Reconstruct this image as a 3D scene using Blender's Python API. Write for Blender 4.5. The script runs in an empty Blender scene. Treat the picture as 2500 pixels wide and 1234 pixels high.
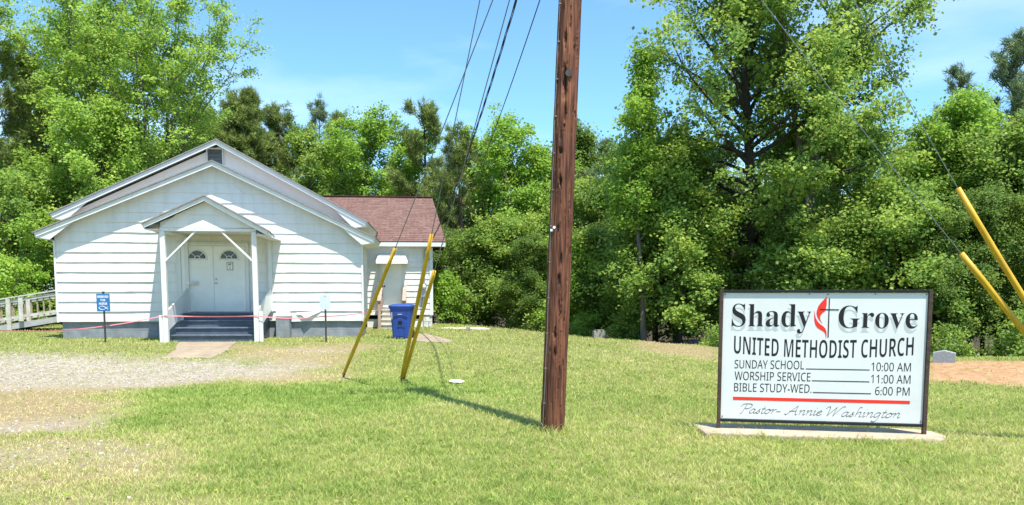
import bpy, math, random
import numpy as np
from mathutils import Vector, Matrix
R = math.radians
sc = bpy.context.scene
col = sc.collection

# ------------------------------------------------------------------ camera
F, CX, CY, PITCH, EYE = 1900.0, 1250.0, 885.0, R(5.2), 1.7
cd = bpy.data.cameras.new('camera'); cam = bpy.data.objects.new('camera', cd); col.objects.link(cam)
cam.location = (0, 0, EYE); cam.rotation_euler = (R(90) - PITCH, 0, 0)
cd.sensor_width = 36; cd.lens = F / 2500 * 36; cd.shift_y = (CY - 617) / 2500
cd.clip_start = 0.1; cd.clip_end = 3000
sc.camera = cam

# ------------------------------------------------------------------ light
SUN_EL, SUN_AZ = R(67), R(33)           # shadows fall away from the camera and to the left
sd = Vector((-math.sin(SUN_AZ) * math.cos(SUN_EL), math.cos(SUN_AZ) * math.cos(SUN_EL), -math.sin(SUN_EL)))
sl = bpy.data.lights.new('sun', 'SUN'); sun = bpy.data.objects.new('sun', sl); col.objects.link(sun)
sl.energy = 4.2; sl.angle = R(0.53); sl.color = (1.0, 0.955, 0.87)
sun.rotation_euler = sd.to_track_quat('-Z', 'Y').to_euler()
w = bpy.data.worlds.new('World'); sc.world = w; w.use_nodes = True
wn, wl = w.node_tree.nodes, w.node_tree.links
bg = wn['Background']; sky = wn.new('ShaderNodeTexSky'); sky.sky_type = 'NISHITA'
sky.sun_disc = False; sky.sun_elevation = SUN_EL; sky.sun_rotation = math.pi - SUN_AZ
sky.air_density = 1.0; sky.dust_density = 0.6; sky.ozone_density = 1.6; sky.altitude = 100
tc = wn.new('ShaderNodeTexCoord'); mp = wn.new('ShaderNodeMapping'); mp.inputs['Scale'].default_value = (1.2, 1.2, 5.0)
mp.inputs['Rotation'].default_value = (0.0, R(12), 0.3)
nz = wn.new('ShaderNodeTexNoise'); nz.inputs['Scale'].default_value = 2.2; nz.inputs['Detail'].default_value = 6
cr = wn.new('ShaderNodeValToRGB'); cr.color_ramp.elements[0].position = 0.46; cr.color_ramp.elements[1].position = 0.78
cr.color_ramp.elements[1].color = (0.34, 0.34, 0.34, 1)
mx = wn.new('ShaderNodeMix'); mx.data_type = 'RGBA'; mx.inputs['B'].default_value = (6.5, 6.9, 7.2, 1)
wl.new(tc.outputs['Generated'], mp.inputs['Vector']); wl.new(mp.outputs['Vector'], nz.inputs['Vector'])
wl.new(nz.outputs['Fac'], cr.inputs['Fac']); wl.new(cr.outputs['Color'], mx.inputs['Factor'])
tn_ = wn.new('ShaderNodeMix'); tn_.data_type = 'RGBA'; tn_.blend_type = 'MULTIPLY'; tn_.inputs['Factor'].default_value = 1
tn_.inputs['B'].default_value = (0.68, 0.97, 1.10, 1); wl.new(sky.outputs['Color'], tn_.inputs['A'])
wl.new(tn_.outputs['Result'], mx.inputs['A']); wl.new(mx.outputs['Result'], bg.inputs['Color'])
bg.inputs['Strength'].default_value = 0.12
sc.view_settings.view_transform = 'Standard'; sc.view_settings.look = 'None'
sc.view_settings.exposure = 1.1; sc.view_settings.gamma = 1
sc.render.engine = 'CYCLES'
sc.cycles.use_denoising = True
sc.cycles.max_bounces = 8; sc.cycles.diffuse_bounces = 4; sc.cycles.transmission_bounces = 5; sc.cycles.transparent_max_bounces = 6
sc.cycles.sample_clamp_indirect = 6

# ------------------------------------------------------------------ helpers
def tag(o, label=None, cat=None, group=None, kind=None):
    if label: o['label'] = label
    if cat: o['category'] = cat
    if group: o['group'] = group
    if kind: o['kind'] = kind
    return o

def thing(name, label, cat, loc=(0, 0, 0), rotz=0.0, group=None):
    o = bpy.data.objects.new(name, None); col.objects.link(o)
    o.location = loc; o.rotation_euler = (0, 0, rotz); o.empty_display_size = 0.2
    return tag(o, label, cat, group)

class MB:
    def __init__(s): s.v = []; s.f = []; s.uv = []
    def add(s, vs, fs, uvs=None):
        k = len(s.v); s.v += [tuple(p) for p in vs]
        for i, f in enumerate(fs):
            s.f.append([k + j for j in f]); s.uv.append(uvs[i] if uvs else [(0, 0)] * len(f))
        return s
    def box(s, x0, x1, y0, y1, z0, z1):
        vs = [(x, y, z) for z in (z0, z1) for y in (y0, y1) for x in (x0, x1)]
        return s.add(vs, [(0, 2, 3, 1), (4, 5, 7, 6), (0, 1, 5, 4), (2, 6, 7, 3), (0, 4, 6, 2), (1, 3, 7, 5)])
    def beam(s, a, b, wd, ht, up=(0, 0, 1)):
        a, b = Vector(a), Vector(b); t = (b - a).normalized(); u = Vector(up)
        sx = t.cross(u).normalized(); uy = sx.cross(t).normalized()
        vs = []
        for p in (a, b):
            for i, j in ((-1, -1), (1, -1), (1, 1), (-1, 1)): vs.append(p + sx * (i * wd / 2) + uy * (j * ht / 2))
        return s.add(vs, [(3, 2, 1, 0), (4, 5, 6, 7), (0, 1, 5, 4), (1, 2, 6, 5), (2, 3, 7, 6), (3, 0, 4, 7)])
    def prism(s, poly, y0, y1):      # poly in x,z ; extruded along y
        n = len(poly); vs = [(x, y0, z) for x, z in poly] + [(x, y1, z) for x, z in poly]
        fs = [list(range(n)), list(range(2 * n - 1, n - 1, -1))] + [(i, n + i, n + (i + 1) % n, (i + 1) % n) for i in range(n)]
        return s.add(vs, fs)
    def prism_x(s, poly, x0, x1):    # poly in y,z
        n = len(poly); vs = [(x0, y, z) for y, z in poly] + [(x1, y, z) for y, z in poly]
        fs = [list(range(n)), list(range(2 * n - 1, n - 1, -1))] + [(i, n + i, n + (i + 1) % n, (i + 1) % n) for i in range(n)]
        return s.add(vs, fs)
    def prism_z(s, poly, z0, z1):    # poly in x,y
        n = len(poly); vs = [(x, y, z0) for x, y in poly] + [(x, y, z1) for x, y in poly]
        fs = [list(range(n - 1, -1, -1)), list(range(n, 2 * n))] + [(i, (i + 1) % n, n + (i + 1) % n, n + i) for i in range(n)]
        return s.add(vs, fs)
    def tube(s, pts, rad, n=8, caps=True):
        pts = [Vector(p) for p in pts]; m = len(pts)
        if not hasattr(rad, '__len__'): rad = [rad] * m
        ref = Vector((0.13, 0.31, 0.94)); vs = []
        for i, p in enumerate(pts):
            t = (pts[min(i + 1, m - 1)] - pts[max(i - 1, 0)]).normalized()
            r0 = ref if abs(t.dot(ref)) < 0.95 else Vector((1, 0, 0))
            a = t.cross(r0).normalized(); b = t.cross(a)
            for k in range(n):
                q = 2 * math.pi * k / n; vs.append(p + (a * math.cos(q) + b * math.sin(q)) * rad[i])
        fs = [(i * n + k, i * n + (k + 1) % n, (i + 1) * n + (k + 1) % n, (i + 1) * n + k) for i in range(m - 1) for k in range(n)]
        if caps: fs += [list(range(n - 1, -1, -1)), list(range((m - 1) * n, m * n))]
        return s.add(vs, fs)
    def build(s, name, m, parent=None, smooth=False, bevel=0, fix=True):
        me = bpy.data.meshes.new(name); me.from_pydata(s.v, [], s.f)
        ul = me.uv_layers.new(name='UVMap'); ul.data.foreach_set('uv', np.array([c for f in s.uv for c in f], dtype=np.float32).ravel())
        if fix:
            import bmesh
            bm = bmesh.new(); bm.from_mesh(me); bmesh.ops.recalc_face_normals(bm, faces=bm.faces); bm.to_mesh(me); bm.free()
        if smooth: me.polygons.foreach_set('use_smooth', np.ones(len(me.polygons), dtype=bool))
        me.materials.append(m); o = bpy.data.objects.new(name, me); col.objects.link(o)
        if parent: o.parent = parent
        if bevel:
            b = o.modifiers.new('bevel', 'BEVEL'); b.width = bevel; b.segments = 2; b.limit_method = 'ANGLE'
        return o

def np_mesh(name, verts, faces_flat, face_sizes, m, parent=None, attrs=None, smooth=False):
    me = bpy.data.meshes.new(name); nv = len(verts); nf = len(face_sizes)
    me.vertices.add(nv); me.vertices.foreach_set('co', np.ascontiguousarray(verts, dtype=np.float32).ravel())
    me.loops.add(len(faces_flat)); me.loops.foreach_set('vertex_index', np.ascontiguousarray(faces_flat, dtype=np.int32))
    me.polygons.add(nf); st = np.zeros(nf, dtype=np.int32); st[1:] = np.cumsum(face_sizes)[:-1]
    me.polygons.foreach_set('loop_start', st)
    if smooth: me.polygons.foreach_set('use_smooth', np.ones(nf, dtype=bool))
    for k, a in (attrs or {}).items():
        at_ = me.attributes.new(k, 'FLOAT', 'POINT'); at_.data.foreach_set('value', np.ascontiguousarray(a, dtype=np.float32))
    me.update(calc_edges=True)
    if m: me.materials.append(m)
    o = bpy.data.objects.new(name, me); col.objects.link(o)
    if parent: o.parent = parent
    return o

# ------------------------------------------------------------------ materials
def new_mat(name):
    m = bpy.data.materials.new(name); m.use_nodes = True
    return m, m.node_tree.nodes, m.node_tree.links, m.node_tree.nodes['Principled BSDF']

def ramp(n, stops):
    r = n.new('ShaderNodeValToRGB'); e = r.color_ramp.elements
    e[0].position, e[0].color = stops[0][0], (*stops[0][1], 1)
    e[1].position, e[1].color = stops[-1][0], (*stops[-1][1], 1)
    for p, c in stops[1:-1]:
        x = e.new(p); x.color = (*c, 1)
    return r

def pbr(name, c1, c2=None, scale=4.0, rough=0.6, bump=0.0, bscale=30.0, stretch=(1, 1, 1), spec=0.3, metal=0.0, p=(0.35, 0.7), detail=6):
    m, n, l, b = new_mat(name)
    b.inputs['Roughness'].default_value = rough; b.inputs['Metallic'].default_value = metal
    b.inputs['Specular IOR Level'].default_value = spec
    t = n.new('ShaderNodeTexCoord'); mp = n.new('ShaderNodeMapping'); mp.inputs['Scale'].default_value = stretch
    l.new(t.outputs['Object'], mp.inputs['Vector'])
    b.inputs['Base Color'].default_value = (*c1, 1)
    if c2:
        z = n.new('ShaderNodeTexNoise'); z.inputs['Scale'].default_value = scale; z.inputs['Detail'].default_value = detail
        z.inputs['Roughness'].default_value = 0.65
        r = ramp(n, [(p[0], c1), (p[1], c2)])
        l.new(mp.outputs['Vector'], z.inputs['Vector']); l.new(z.outputs['Fac'], r.inputs['Fac']); l.new(r.outputs['Color'], b.inputs['Base Color'])
    if bump:
        z2 = n.new('ShaderNodeTexNoise'); z2.inputs['Scale'].default_value = bscale; z2.inputs['Detail'].default_value = 5
        bp = n.new('ShaderNodeBump'); bp.inputs['Strength'].default_value = bump; bp.inputs['Distance'].default_value = 0.02
        l.new(mp.outputs['Vector'], z2.inputs['Vector']); l.new(z2.outputs['Fac'], bp.inputs['Height']); l.new(bp.outputs['Normal'], b.inputs['Normal'])
    return m

def siding_mat(name, base, dirt, amount=0.55):
    m, n, l, b = new_mat(name); b.inputs['Roughness'].default_value = 0.5; b.inputs['Specular IOR Level'].default_value = 0.25
    t = n.new('ShaderNodeTexCoord')
    mp = n.new('ShaderNodeMapping'); mp.inputs['Scale'].default_value = (2.2, 2.2, 0.5)
    z = n.new('ShaderNodeTexNoise'); z.inputs['Scale'].default_value = 1.6; z.inputs['Detail'].default_value = 8; z.inputs['Roughness'].default_value = 0.7
    r = ramp(n, [(0.44, (0, 0, 0)), (0.80, (amount,) * 3)])
    mp2 = n.new('ShaderNodeMapping'); mp2.inputs['Scale'].default_value = (1.0, 1.0, 3.0)
    z2 = n.new('ShaderNodeTexNoise'); z2.inputs['Scale'].default_value = 9.0; z2.inputs['Detail'].default_value = 6
    r2 = ramp(n, [(0.71, (0, 0, 0)), (0.78, (0.7,) * 3)])
    mix = n.new('ShaderNodeMix'); mix.data_type = 'RGBA'; mix.inputs['A'].default_value = (*base, 1); mix.inputs['B'].default_value = (*dirt, 1)
    mix2 = n.new('ShaderNodeMix'); mix2.data_type = 'RGBA'; mix2.inputs['B'].default_value = (0.42, 0.39, 0.34, 1)
    bp = n.new('ShaderNodeBump'); bp.inputs['Strength'].default_value = 0.25; bp.inputs['Distance'].default_value = 0.01
    l.new(t.outputs['Object'], mp.inputs['Vector']); l.new(mp.outputs['Vector'], z.inputs['Vector']); l.new(z.outputs['Fac'], r.inputs['Fac'])
    l.new(t.outputs['Object'], mp2.inputs['Vector']); l.new(mp2.outputs['Vector'], z2.inputs['Vector']); l.new(z2.outputs['Fac'], r2.inputs['Fac'])
    l.new(r.outputs['Color'], mix.inputs['Factor']); l.new(mix.outputs['Result'], mix2.inputs['A']); l.new(r2.outputs['Color'], mix2.inputs['Factor'])
    l.new(mix2.outputs['Result'], b.inputs['Base Color']); l.new(z2.outputs['Fac'], bp.inputs['Height']); l.new(bp.outputs['Normal'], b.inputs['Normal'])
    return m

def brick_mat(name, c1, c2, mortar, bw, bh, ms=0.01, uv=False, bump=0.5, noise=(0.25, 7.0), rough=0.85, offset=0.5):
    m, n, l, b = new_mat(name); b.inputs['Roughness'].default_value = rough; b.inputs['Specular IOR Level'].default_value = 0.15
    t = n.new('ShaderNodeTexCoord')
    k = n.new('ShaderNodeTexBrick'); k.offset = offset; k.inputs['Scale'].default_value = 1.0
    k.inputs['Brick Width'].default_value = bw; k.inputs['Row Height'].default_value = bh
    k.inputs['Mortar Size'].default_value = ms; k.inputs['Mortar Smooth'].default_value = 0.3
    k.inputs['Color1'].default_value = (*c1, 1); k.inputs['Color2'].default_value = (*c2, 1); k.inputs['Mortar'].default_value = (*mortar, 1)
    if uv: l.new(t.outputs['UV'], k.inputs['Vector'])
    else:
        sp = n.new('ShaderNodeSeparateXYZ'); ad = n.new('ShaderNodeMath'); cb = n.new('ShaderNodeCombineXYZ')
        l.new(t.outputs['Object'], sp.inputs['Vector']); l.new(sp.outputs['X'], ad.inputs[0]); l.new(sp.outputs['Y'], ad.inputs[1])
        l.new(ad.outputs['Value'], cb.inputs['X']); l.new(sp.outputs['Z'], cb.inputs['Y']); l.new(cb.outputs['Vector'], k.inputs['Vector'])
    z = n.new('ShaderNodeTexNoise'); z.inputs['Scale'].default_value = noise[1]; z.inputs['Detail'].default_value = 7
    l.new(t.outputs['Object'], z.inputs['Vector'])
    mr = n.new('ShaderNodeMapRange'); mr.inputs['To Min'].default_value = 1 - noise[0]; mr.inputs['To Max'].default_value = 1 + noise[0]
    mr.inputs['From Min'].default_value = 0.3; mr.inputs['From Max'].default_value = 0.7
    ml = n.new('ShaderNodeMix'); ml.data_type = 'RGBA'; ml.blend_type = 'MULTIPLY'; ml.inputs['Factor'].default_value = 1
    l.new(z.outputs['Fac'], mr.inputs['Value']); l.new(k.outputs['Color'], ml.inputs['A']); l.new(mr.outputs['Result'], ml.inputs['B'])
    l.new(ml.outputs['Result'], b.inputs['Base Color'])
    bp = n.new('ShaderNodeBump'); bp.inputs['Strength'].default_value = bump; bp.inputs['Distance'].default_value = 0.01; bp.invert = True
    l.new(k.outputs['Fac'], bp.inputs['Height']); l.new(bp.outputs['Normal'], b.inputs['Normal'])
    return m

def leaf_mat(name, stops, trans=0.35, rough=0.45):
    m, n, l, b = new_mat(name); b.inputs['Roughness'].default_value = rough; b.inputs['Specular IOR Level'].default_value = 0.15
    a = n.new('ShaderNodeAttribute'); a.attribute_name = 'tint'
    r = ramp(n, stops); l.new(a.outputs['Fac'], r.inputs['Fac']); l.new(r.outputs['Color'], b.inputs['Base Color'])
    tr = n.new('ShaderNodeBsdfTranslucent'); hs = n.new('ShaderNodeHueSaturation'); hs.inputs['Value'].default_value = 1.5; hs.inputs['Hue'].default_value = 0.49
    l.new(r.outputs['Color'], hs.inputs['Color']); l.new(hs.outputs['Color'], tr.inputs['Color'])
    ms = n.new('ShaderNodeMixShader'); ms.inputs['Fac'].default_value = trans
    l.new(b.outputs['BSDF'], ms.inputs[1]); l.new(tr.outputs['BSDF'], ms.inputs[2]); l.new(ms.outputs['Shader'], n['Material Output'].inputs['Surface'])
    return m

M = {}
M['siding'] = siding_mat('white_siding_paint', (0.69, 0.685, 0.655), (0.42, 0.42, 0.36))
M['trim'] = siding_mat('white_trim_paint', (0.67, 0.68, 0.665), (0.44, 0.42, 0.37), 0.45)
M['gable'] = siding_mat('gable_paint', (0.86, 0.775, 0.75), (0.7, 0.63, 0.60), 0.35)
M['door'] = pbr('door_paint', (0.80, 0.80, 0.76), (0.72, 0.72, 0.68), 3, rough=0.4)
M['block'] = brick_mat('painted_block', (0.20, 0.225, 0.25), (0.23, 0.25, 0.27), (0.25, 0.27, 0.29), 0.4, 0.2, 0.006, bump=0.7, noise=(0.18, 5.0))
M['pier'] = brick_mat('pale_block', (0.62, 0.61, 0.58), (0.5, 0.5, 0.47), (0.25, 0.24, 0.22), 0.4, 0.2, 0.012, noise=(0.35, 9.0))
M['shingle'] = brick_mat('red_brown_shingles', (0.138, 0.078, 0.066), (0.185, 0.112, 0.095), (0.09, 0.045, 0.04), 0.30, 0.14, 0.006, uv=True, noise=(0.22, 9.0), bump=0.3)
M['dark_shingle'] = pbr('dark_shingles', (0.20, 0.19, 0.185), (0.30, 0.285, 0.27), 14, rough=0.9, bump=0.5, bscale=60)
M['step'] = pbr('blue_grey_step_paint', (0.065, 0.083, 0.115), (0.115, 0.135, 0.165), 5, rough=0.55, bump=0.2, bscale=40)
M['step_edge'] = pbr('worn_step_edge', (0.16, 0.2, 0.25), (0.08, 0.1, 0.14), 7, rough=0.6)
M['glass'] = pbr('dark_glass', (0.02, 0.022, 0.022), rough=0.06, spec=0.6)
M['louver'] = pbr('grey_louver', (0.32, 0.32, 0.33), (0.24, 0.24, 0.25), 8, rough=0.6)
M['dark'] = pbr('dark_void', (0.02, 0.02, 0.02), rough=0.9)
M['wood_red'] = pbr('weathered_red_wood', (0.30, 0.20, 0.15), (0.44, 0.36, 0.30), 6, rough=0.8, stretch=(1, 1, 0.2), bump=0.3)
M['wood_grey'] = pbr('weathered_step_wood', (0.55, 0.52, 0.45), (0.38, 0.35, 0.3), 6, rough=0.8, bump=0.3)
M['ramp_white'] = pbr('ramp_white_paint', (0.58, 0.57, 0.51), (0.34, 0.32, 0.26), 6, rough=0.6, bump=0.15)
M['ramp_wood'] = pbr('ramp_bare_wood', (0.25, 0.21, 0.14), (0.36, 0.31, 0.21), 6, rough=0.8, bump=0.2)
M['ramp_grey'] = pbr('ramp_grey_boards', (0.30, 0.31, 0.31), (0.42, 0.42, 0.41), 5, rough=0.7, bump=0.2)
M['concrete'] = pbr('old_concrete', (0.34, 0.265, 0.19), (0.47, 0.385, 0.29), 5, rough=0.9, bump=0.5, bscale=45)
M['path'] = pbr('stained_concrete', (0.24, 0.185, 0.125), (0.36, 0.29, 0.205), 3, rough=0.9, bump=0.4, bscale=40)
M['metal'] = pbr('grey_metal', (0.42, 0.42, 0.42), (0.3, 0.3, 0.3), 12, rough=0.45, metal=0.7)
M['dark_metal'] = pbr('dark_steel', (0.05, 0.05, 0.055), (0.11, 0.085, 0.07), 20, rough=0.55, metal=0.4)
M['rust_steel'] = pbr('rusting_steel', (0.045, 0.032, 0.026), (0.11, 0.072, 0.05), 18, rough=0.7, metal=0.2, bump=0.15)
M['cable'] = pbr('black_cable', (0.02, 0.022, 0.028), rough=0.5)
M['strand'] = pbr('galvanised_strand', (0.16, 0.18, 0.19), (0.22, 0.24, 0.25), 30, rough=0.45, metal=0.6)
M['guard'] = pbr('yellow_guard_plastic', (0.62, 0.375, 0.014), (0.42, 0.235, 0.016), 5, rough=0.5, stretch=(1, 1, 0.4), spec=0.4)
M['blue'] = pbr('blue_bin_plastic', (0.015, 0.05, 0.25), (0.024, 0.07, 0.30), 5, rough=0.42, spec=0.45)
M['blue_scuff'] = pbr('scuffed_bin_plastic', (0.10, 0.13, 0.30), (0.22, 0.24, 0.34), 9, rough=0.6)
M['black'] = pbr('black_paint', (0.012, 0.012, 0.013), rough=0.45)
M['ink'] = pbr('black_vinyl', (0.016, 0.014, 0.016), rough=0.4)
M['ink_soft'] = pbr('faded_black_vinyl', (0.10, 0.10, 0.105), rough=0.45)
M['ink_grey'] = pbr('grey_vinyl', (0.44, 0.465, 0.475), rough=0.4)
M['red_vinyl'] = pbr('red_vinyl', (0.72, 0.035, 0.02), rough=0.4)
M['sign'] = pbr('sign_panel_white', (0.67, 0.68, 0.675), (0.60, 0.61, 0.595), 1.5, rough=0.35, spec=0.4)
M['sign_blue'] = pbr('sign_blue', (0.03, 0.14, 0.34), (0.04, 0.17, 0.38), 4, rough=0.4)
M['sign_white'] = pbr('sign_lettering_white', (0.8, 0.82, 0.84), rough=0.4)
M['alu'] = pbr('pale_aluminium', (0.62, 0.66, 0.66), (0.56, 0.60, 0.61), 5, rough=0.4, metal=0.25)
M['paper'] = pbr('paper', (0.8, 0.8, 0.78), rough=0.7)
M['pink'] = pbr('pink_ribbon', (0.78, 0.19, 0.22), (0.82, 0.30, 0.32), 6, rough=0.4, spec=0.5)
M['granite'] = pbr('grey_granite', (0.22, 0.24, 0.25), (0.36, 0.37, 0.38), 22, rough=0.5)
M['stone'] = pbr('weathered_stone', (0.34, 0.32, 0.27), (0.16, 0.155, 0.13), 9, rough=0.9, bump=0.5)
M['pale_stone'] = pbr('pale_stone', (0.60, 0.55, 0.45), (0.45, 0.40, 0.31), 7, rough=0.9, bump=0.5)
M['bark'] = pbr('grey_bark', (0.085, 0.072, 0.056), (0.17, 0.15, 0.12), 9, rough=0.95, stretch=(1, 1, 0.25), bump=0.9, bscale=18)
M['bark_dark'] = pbr('dark_bark', (0.028, 0.025, 0.02), (0.06, 0.052, 0.042), 9, rough=0.95, stretch=(1, 1, 0.25), bump=0.9, bscale=18)
M['bark_pine'] = pbr('pine_bark', (0.10, 0.065, 0.045), (0.17, 0.12, 0.09), 8, rough=0.95, stretch=(1, 1, 0.3), bump=0.9, bscale=16)
M['leaf_spring'] = leaf_mat('spring_leaves', [(0.0, (0.158, 0.269, 0.049)), (0.5, (0.261, 0.404, 0.065)), (1.0, (0.420, 0.538, 0.095))], 0.42)
M['leaf_lime'] = leaf_mat('lime_leaves', [(0.0, (0.154, 0.280, 0.042)), (0.5, (0.231, 0.381, 0.055)), (1.0, (0.374, 0.508, 0.074))], 0.42)
M['leaf_mid'] = leaf_mat('mid_green_leaves', [(0.0, (0.110, 0.204, 0.046)), (0.5, (0.208, 0.321, 0.061)), (1.0, (0.398, 0.483, 0.081))], 0.44)
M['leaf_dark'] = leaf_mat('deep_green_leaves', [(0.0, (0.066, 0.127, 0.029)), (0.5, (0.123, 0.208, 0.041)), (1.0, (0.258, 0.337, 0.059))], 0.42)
M['needle'] = leaf_mat('pine_needles', [(0.0, (0.102, 0.147, 0.042)), (0.5, (0.178, 0.238, 0.061)), (1.0, (0.319, 0.369, 0.096))], 0.15, 0.5)
M['needle_grey'] = leaf_mat('hazy_pine_needles', [(0.0, (0.100, 0.148, 0.072)), (0.5, (0.162, 0.226, 0.100)), (1.0, (0.260, 0.324, 0.134))], 0.15, 0.5)

# ------------------------------------------------------------------ view to place: a picture direction met with a distance or the ground
def ray(u, v):
    x, y = (u - CX) / F, -(v - CY) / F; c, s = math.cos(PITCH), math.sin(PITCH)
    return x, c + y * s, -s + y * c
def at(u, v, Y):
    r = ray(u, v); k = Y / r[1]; return (r[0] * k, Y, EYE + r[2] * k)
def sstep(t): t = np.clip(t, 0, 1); return t * t * (3 - 2 * t)
EX = np.array([-70, -30, -14, -8, -3.2, 2, 4.4, 5.3, 9.5, 11.3, 20, 70.0]); EY = np.array([34, 33, 35, 35, 32, 25.8, 23.6, 20.2, 17.8, 17.2, 16.5, 16.5])
def edge_y(x): return np.interp(x, EX, EY)
def gz(x, y):
    x = np.asarray(x, dtype=float); y = np.asarray(y, dtype=float)
    z = 0.39 * sstep((y - 13.5) / 6) * (1 - 0.6 * sstep((x + 2.5) / 7))
    d = np.maximum(0, y - edge_y(x)); z = z - 0.13 * np.minimum(d, 9) * sstep((x + 8) / 6) * sstep(d / 2)
    z = z + 0.20 * np.exp(-(np.abs((x - 10.6) / 3.4)) ** 3 - np.abs((y - 15.6) / 1.75) ** 3)
    z = z + 0.10 * np.exp(-((x - 4.9) / 1.3) ** 2 - ((y - 21.0) / 1.6) ** 2)
    near = np.exp(-((x - 3.6) / 2) ** 2 - ((y - 9.1) / 1) ** 2)
    z = z + (1 - near) * 0.025 * (np.sin(x * 0.9 + 1.3) * np.sin(y * 0.7) + 0.5 * np.sin(x * 2.1 + y * 1.4)) * (1 - sstep((y - 16) / 4) * (x < 0))
    return z
def gp(u, v):                        # first place where the picture direction meets the ground
    r = ray(u, v); Y = np.arange(3.0, 60.0, 0.02); X = Y * r[0] / r[1]; Z = EYE + Y * r[2] / r[1]
    i = int(np.argmax(Z < gz(X, Y))); return (float(X[i]), float(Y[i]))
def sdf(px, py, poly):               # signed distance, negative inside
    n = len(poly); d = np.full(px.shape, 1e9); ins = np.zeros(px.shape, dtype=bool)
    for i in range(n):
        ax, ay = poly[i]; bx, by = poly[(i + 1) % n]
        ex, ey = bx - ax, by - ay; t = np.clip(((px - ax) * ex + (py - ay) * ey) / (ex * ex + ey * ey + 1e-12), 0, 1)
        d = np.minimum(d, np.hypot(px - ax - t * ex, py - ay - t * ey))
        c = ((ay > py) != (by > py)) & (px < (bx - ax) * (py - ay) / (by - ay + 1e-12) + ax); ins ^= c
    return np.where(ins, -d, d)
def vnoise(x, y, s, seed=0):         # smooth value noise
    x = np.asarray(x) * s; y = np.asarray(y) * s; xi = np.floor(x).astype(np.int64); yi = np.floor(y).astype(np.int64)
    fx = x - xi; fy = y - yi; fx = fx * fx * (3 - 2 * fx); fy = fy * fy * (3 - 2 * fy)
    def h(a, b):
        q = (a * 374761393 + b * 668265263 + seed * 982451653) & 0x7fffffff; q = (q ^ (q >> 13)) * 1274126177 & 0x7fffffff
        return ((q ^ (q >> 16)) & 0xffff) / 65535.0
    return (h(xi, yi) * (1 - fx) + h(xi + 1, yi) * fx) * (1 - fy) + (h(xi, yi + 1) * (1 - fx) + h(xi + 1, yi + 1) * fx) * fy
def fbm(x, y, s, seed=0): return 0.5 * vnoise(x, y, s, seed) + 0.3 * vnoise(x, y, s * 2.1, seed + 1) + 0.2 * vnoise(x, y, s * 4.3, seed + 2)

# ------------------------------------------------------------------ ground zones (world polygons)
GRAVEL = [[gp(u, v) for u, v in p] for p in (
    [(-900, 858), (0, 863), (250, 869), (420, 876), (580, 873), (690, 885), (760, 898), (690, 914), (520, 934), (330, 950), (180, 948), (0, 952), (-900, 955)],
    [(-500, 1035), (0, 1038), (150, 1026), (255, 1022), (240, 1040), (120, 1052), (0, 1056), (-500, 1060)],
    [(-500, 1095), (0, 1098), (130, 1090), (200, 1075), (300, 1080), (340, 1105), (250, 1135), (100, 1140), (0, 1150), (-500, 1165)],
    [(690, 856), (760, 853), (830, 855), (830, 861), (760, 863)],
    [(-300, 1205), (60, 1195), (330, 1212), (350, 1260), (-300, 1290)])]
TAN = [[gp(u, v) for u, v in p] for p in (
    [(-900, 925), (330, 930), (520, 915), (740, 905), (860, 925), (560, 938), (330, 955), (270, 1000), (240, 1045), (0, 1060), (-900, 1060)],
    [(560, 842), (700, 846), (880, 838), (905, 850), (880, 885), (850, 910), (740, 905), (600, 885), (540, 862)],
    [(1540, 828), (1640, 826), (1765, 858), (1765, 885), (1640, 868), (1540, 845)],
    [(-400, 1085), (340, 1065), (400, 1120), (330, 1180), (420, 1260), (-400, 1260)])]
CLAY = [gp(u, v) for u, v in ((2255, 884), (2380, 880), (2540, 882), (2900, 885), (2900, 950), (2500, 944), (2400, 938), (2255, 930))]
GREEN = [gp(u, v) for u, v in ((300, 955), (560, 935), (880, 915), (1150, 925), (1250, 960), (1000, 1000), (700, 1010), (420, 1010), (320, 1050), (260, 1030))]
PATH = [gp(u, v) for u, v in ((436, 836), (582, 836), (560, 856), (520, 876), (396, 876), (425, 856))]
def zones(x, y):
    e = (fbm(x, y, 0.9, 5) - 0.5) * 1.6; e2 = (fbm(x, y, 2.5, 9) - 0.5)
    gr = np.zeros(np.shape(x)); ta = np.zeros(np.shape(x))
    for i, p in enumerate(GRAVEL):
        wd = 0.85 if i == 0 else 0.6
        gr = np.maximum(gr, sstep(0.5 - (sdf(x, y, p) + (e + e2) * (0.42 if i == 0 else 0.45)) / (2 * wd)) * (1.0, 0.7, 0.4, 0.6, 0.22)[i])
    for i, p in enumerate(TAN):
        ta = np.maximum(ta, sstep(0.5 - (sdf(x, y, p) + e + e2 * 0.5) / 1.4) * (1.0, 0.8, 0.8, 0.7)[i])
    cl = sstep(0.5 - (sdf(x, y, CLAY) + e * 0.25) / 0.5)
    gn = sstep(0.5 - (sdf(x, y, GREEN) + e) / 1.6)
    return gr, ta, cl, gn

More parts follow.
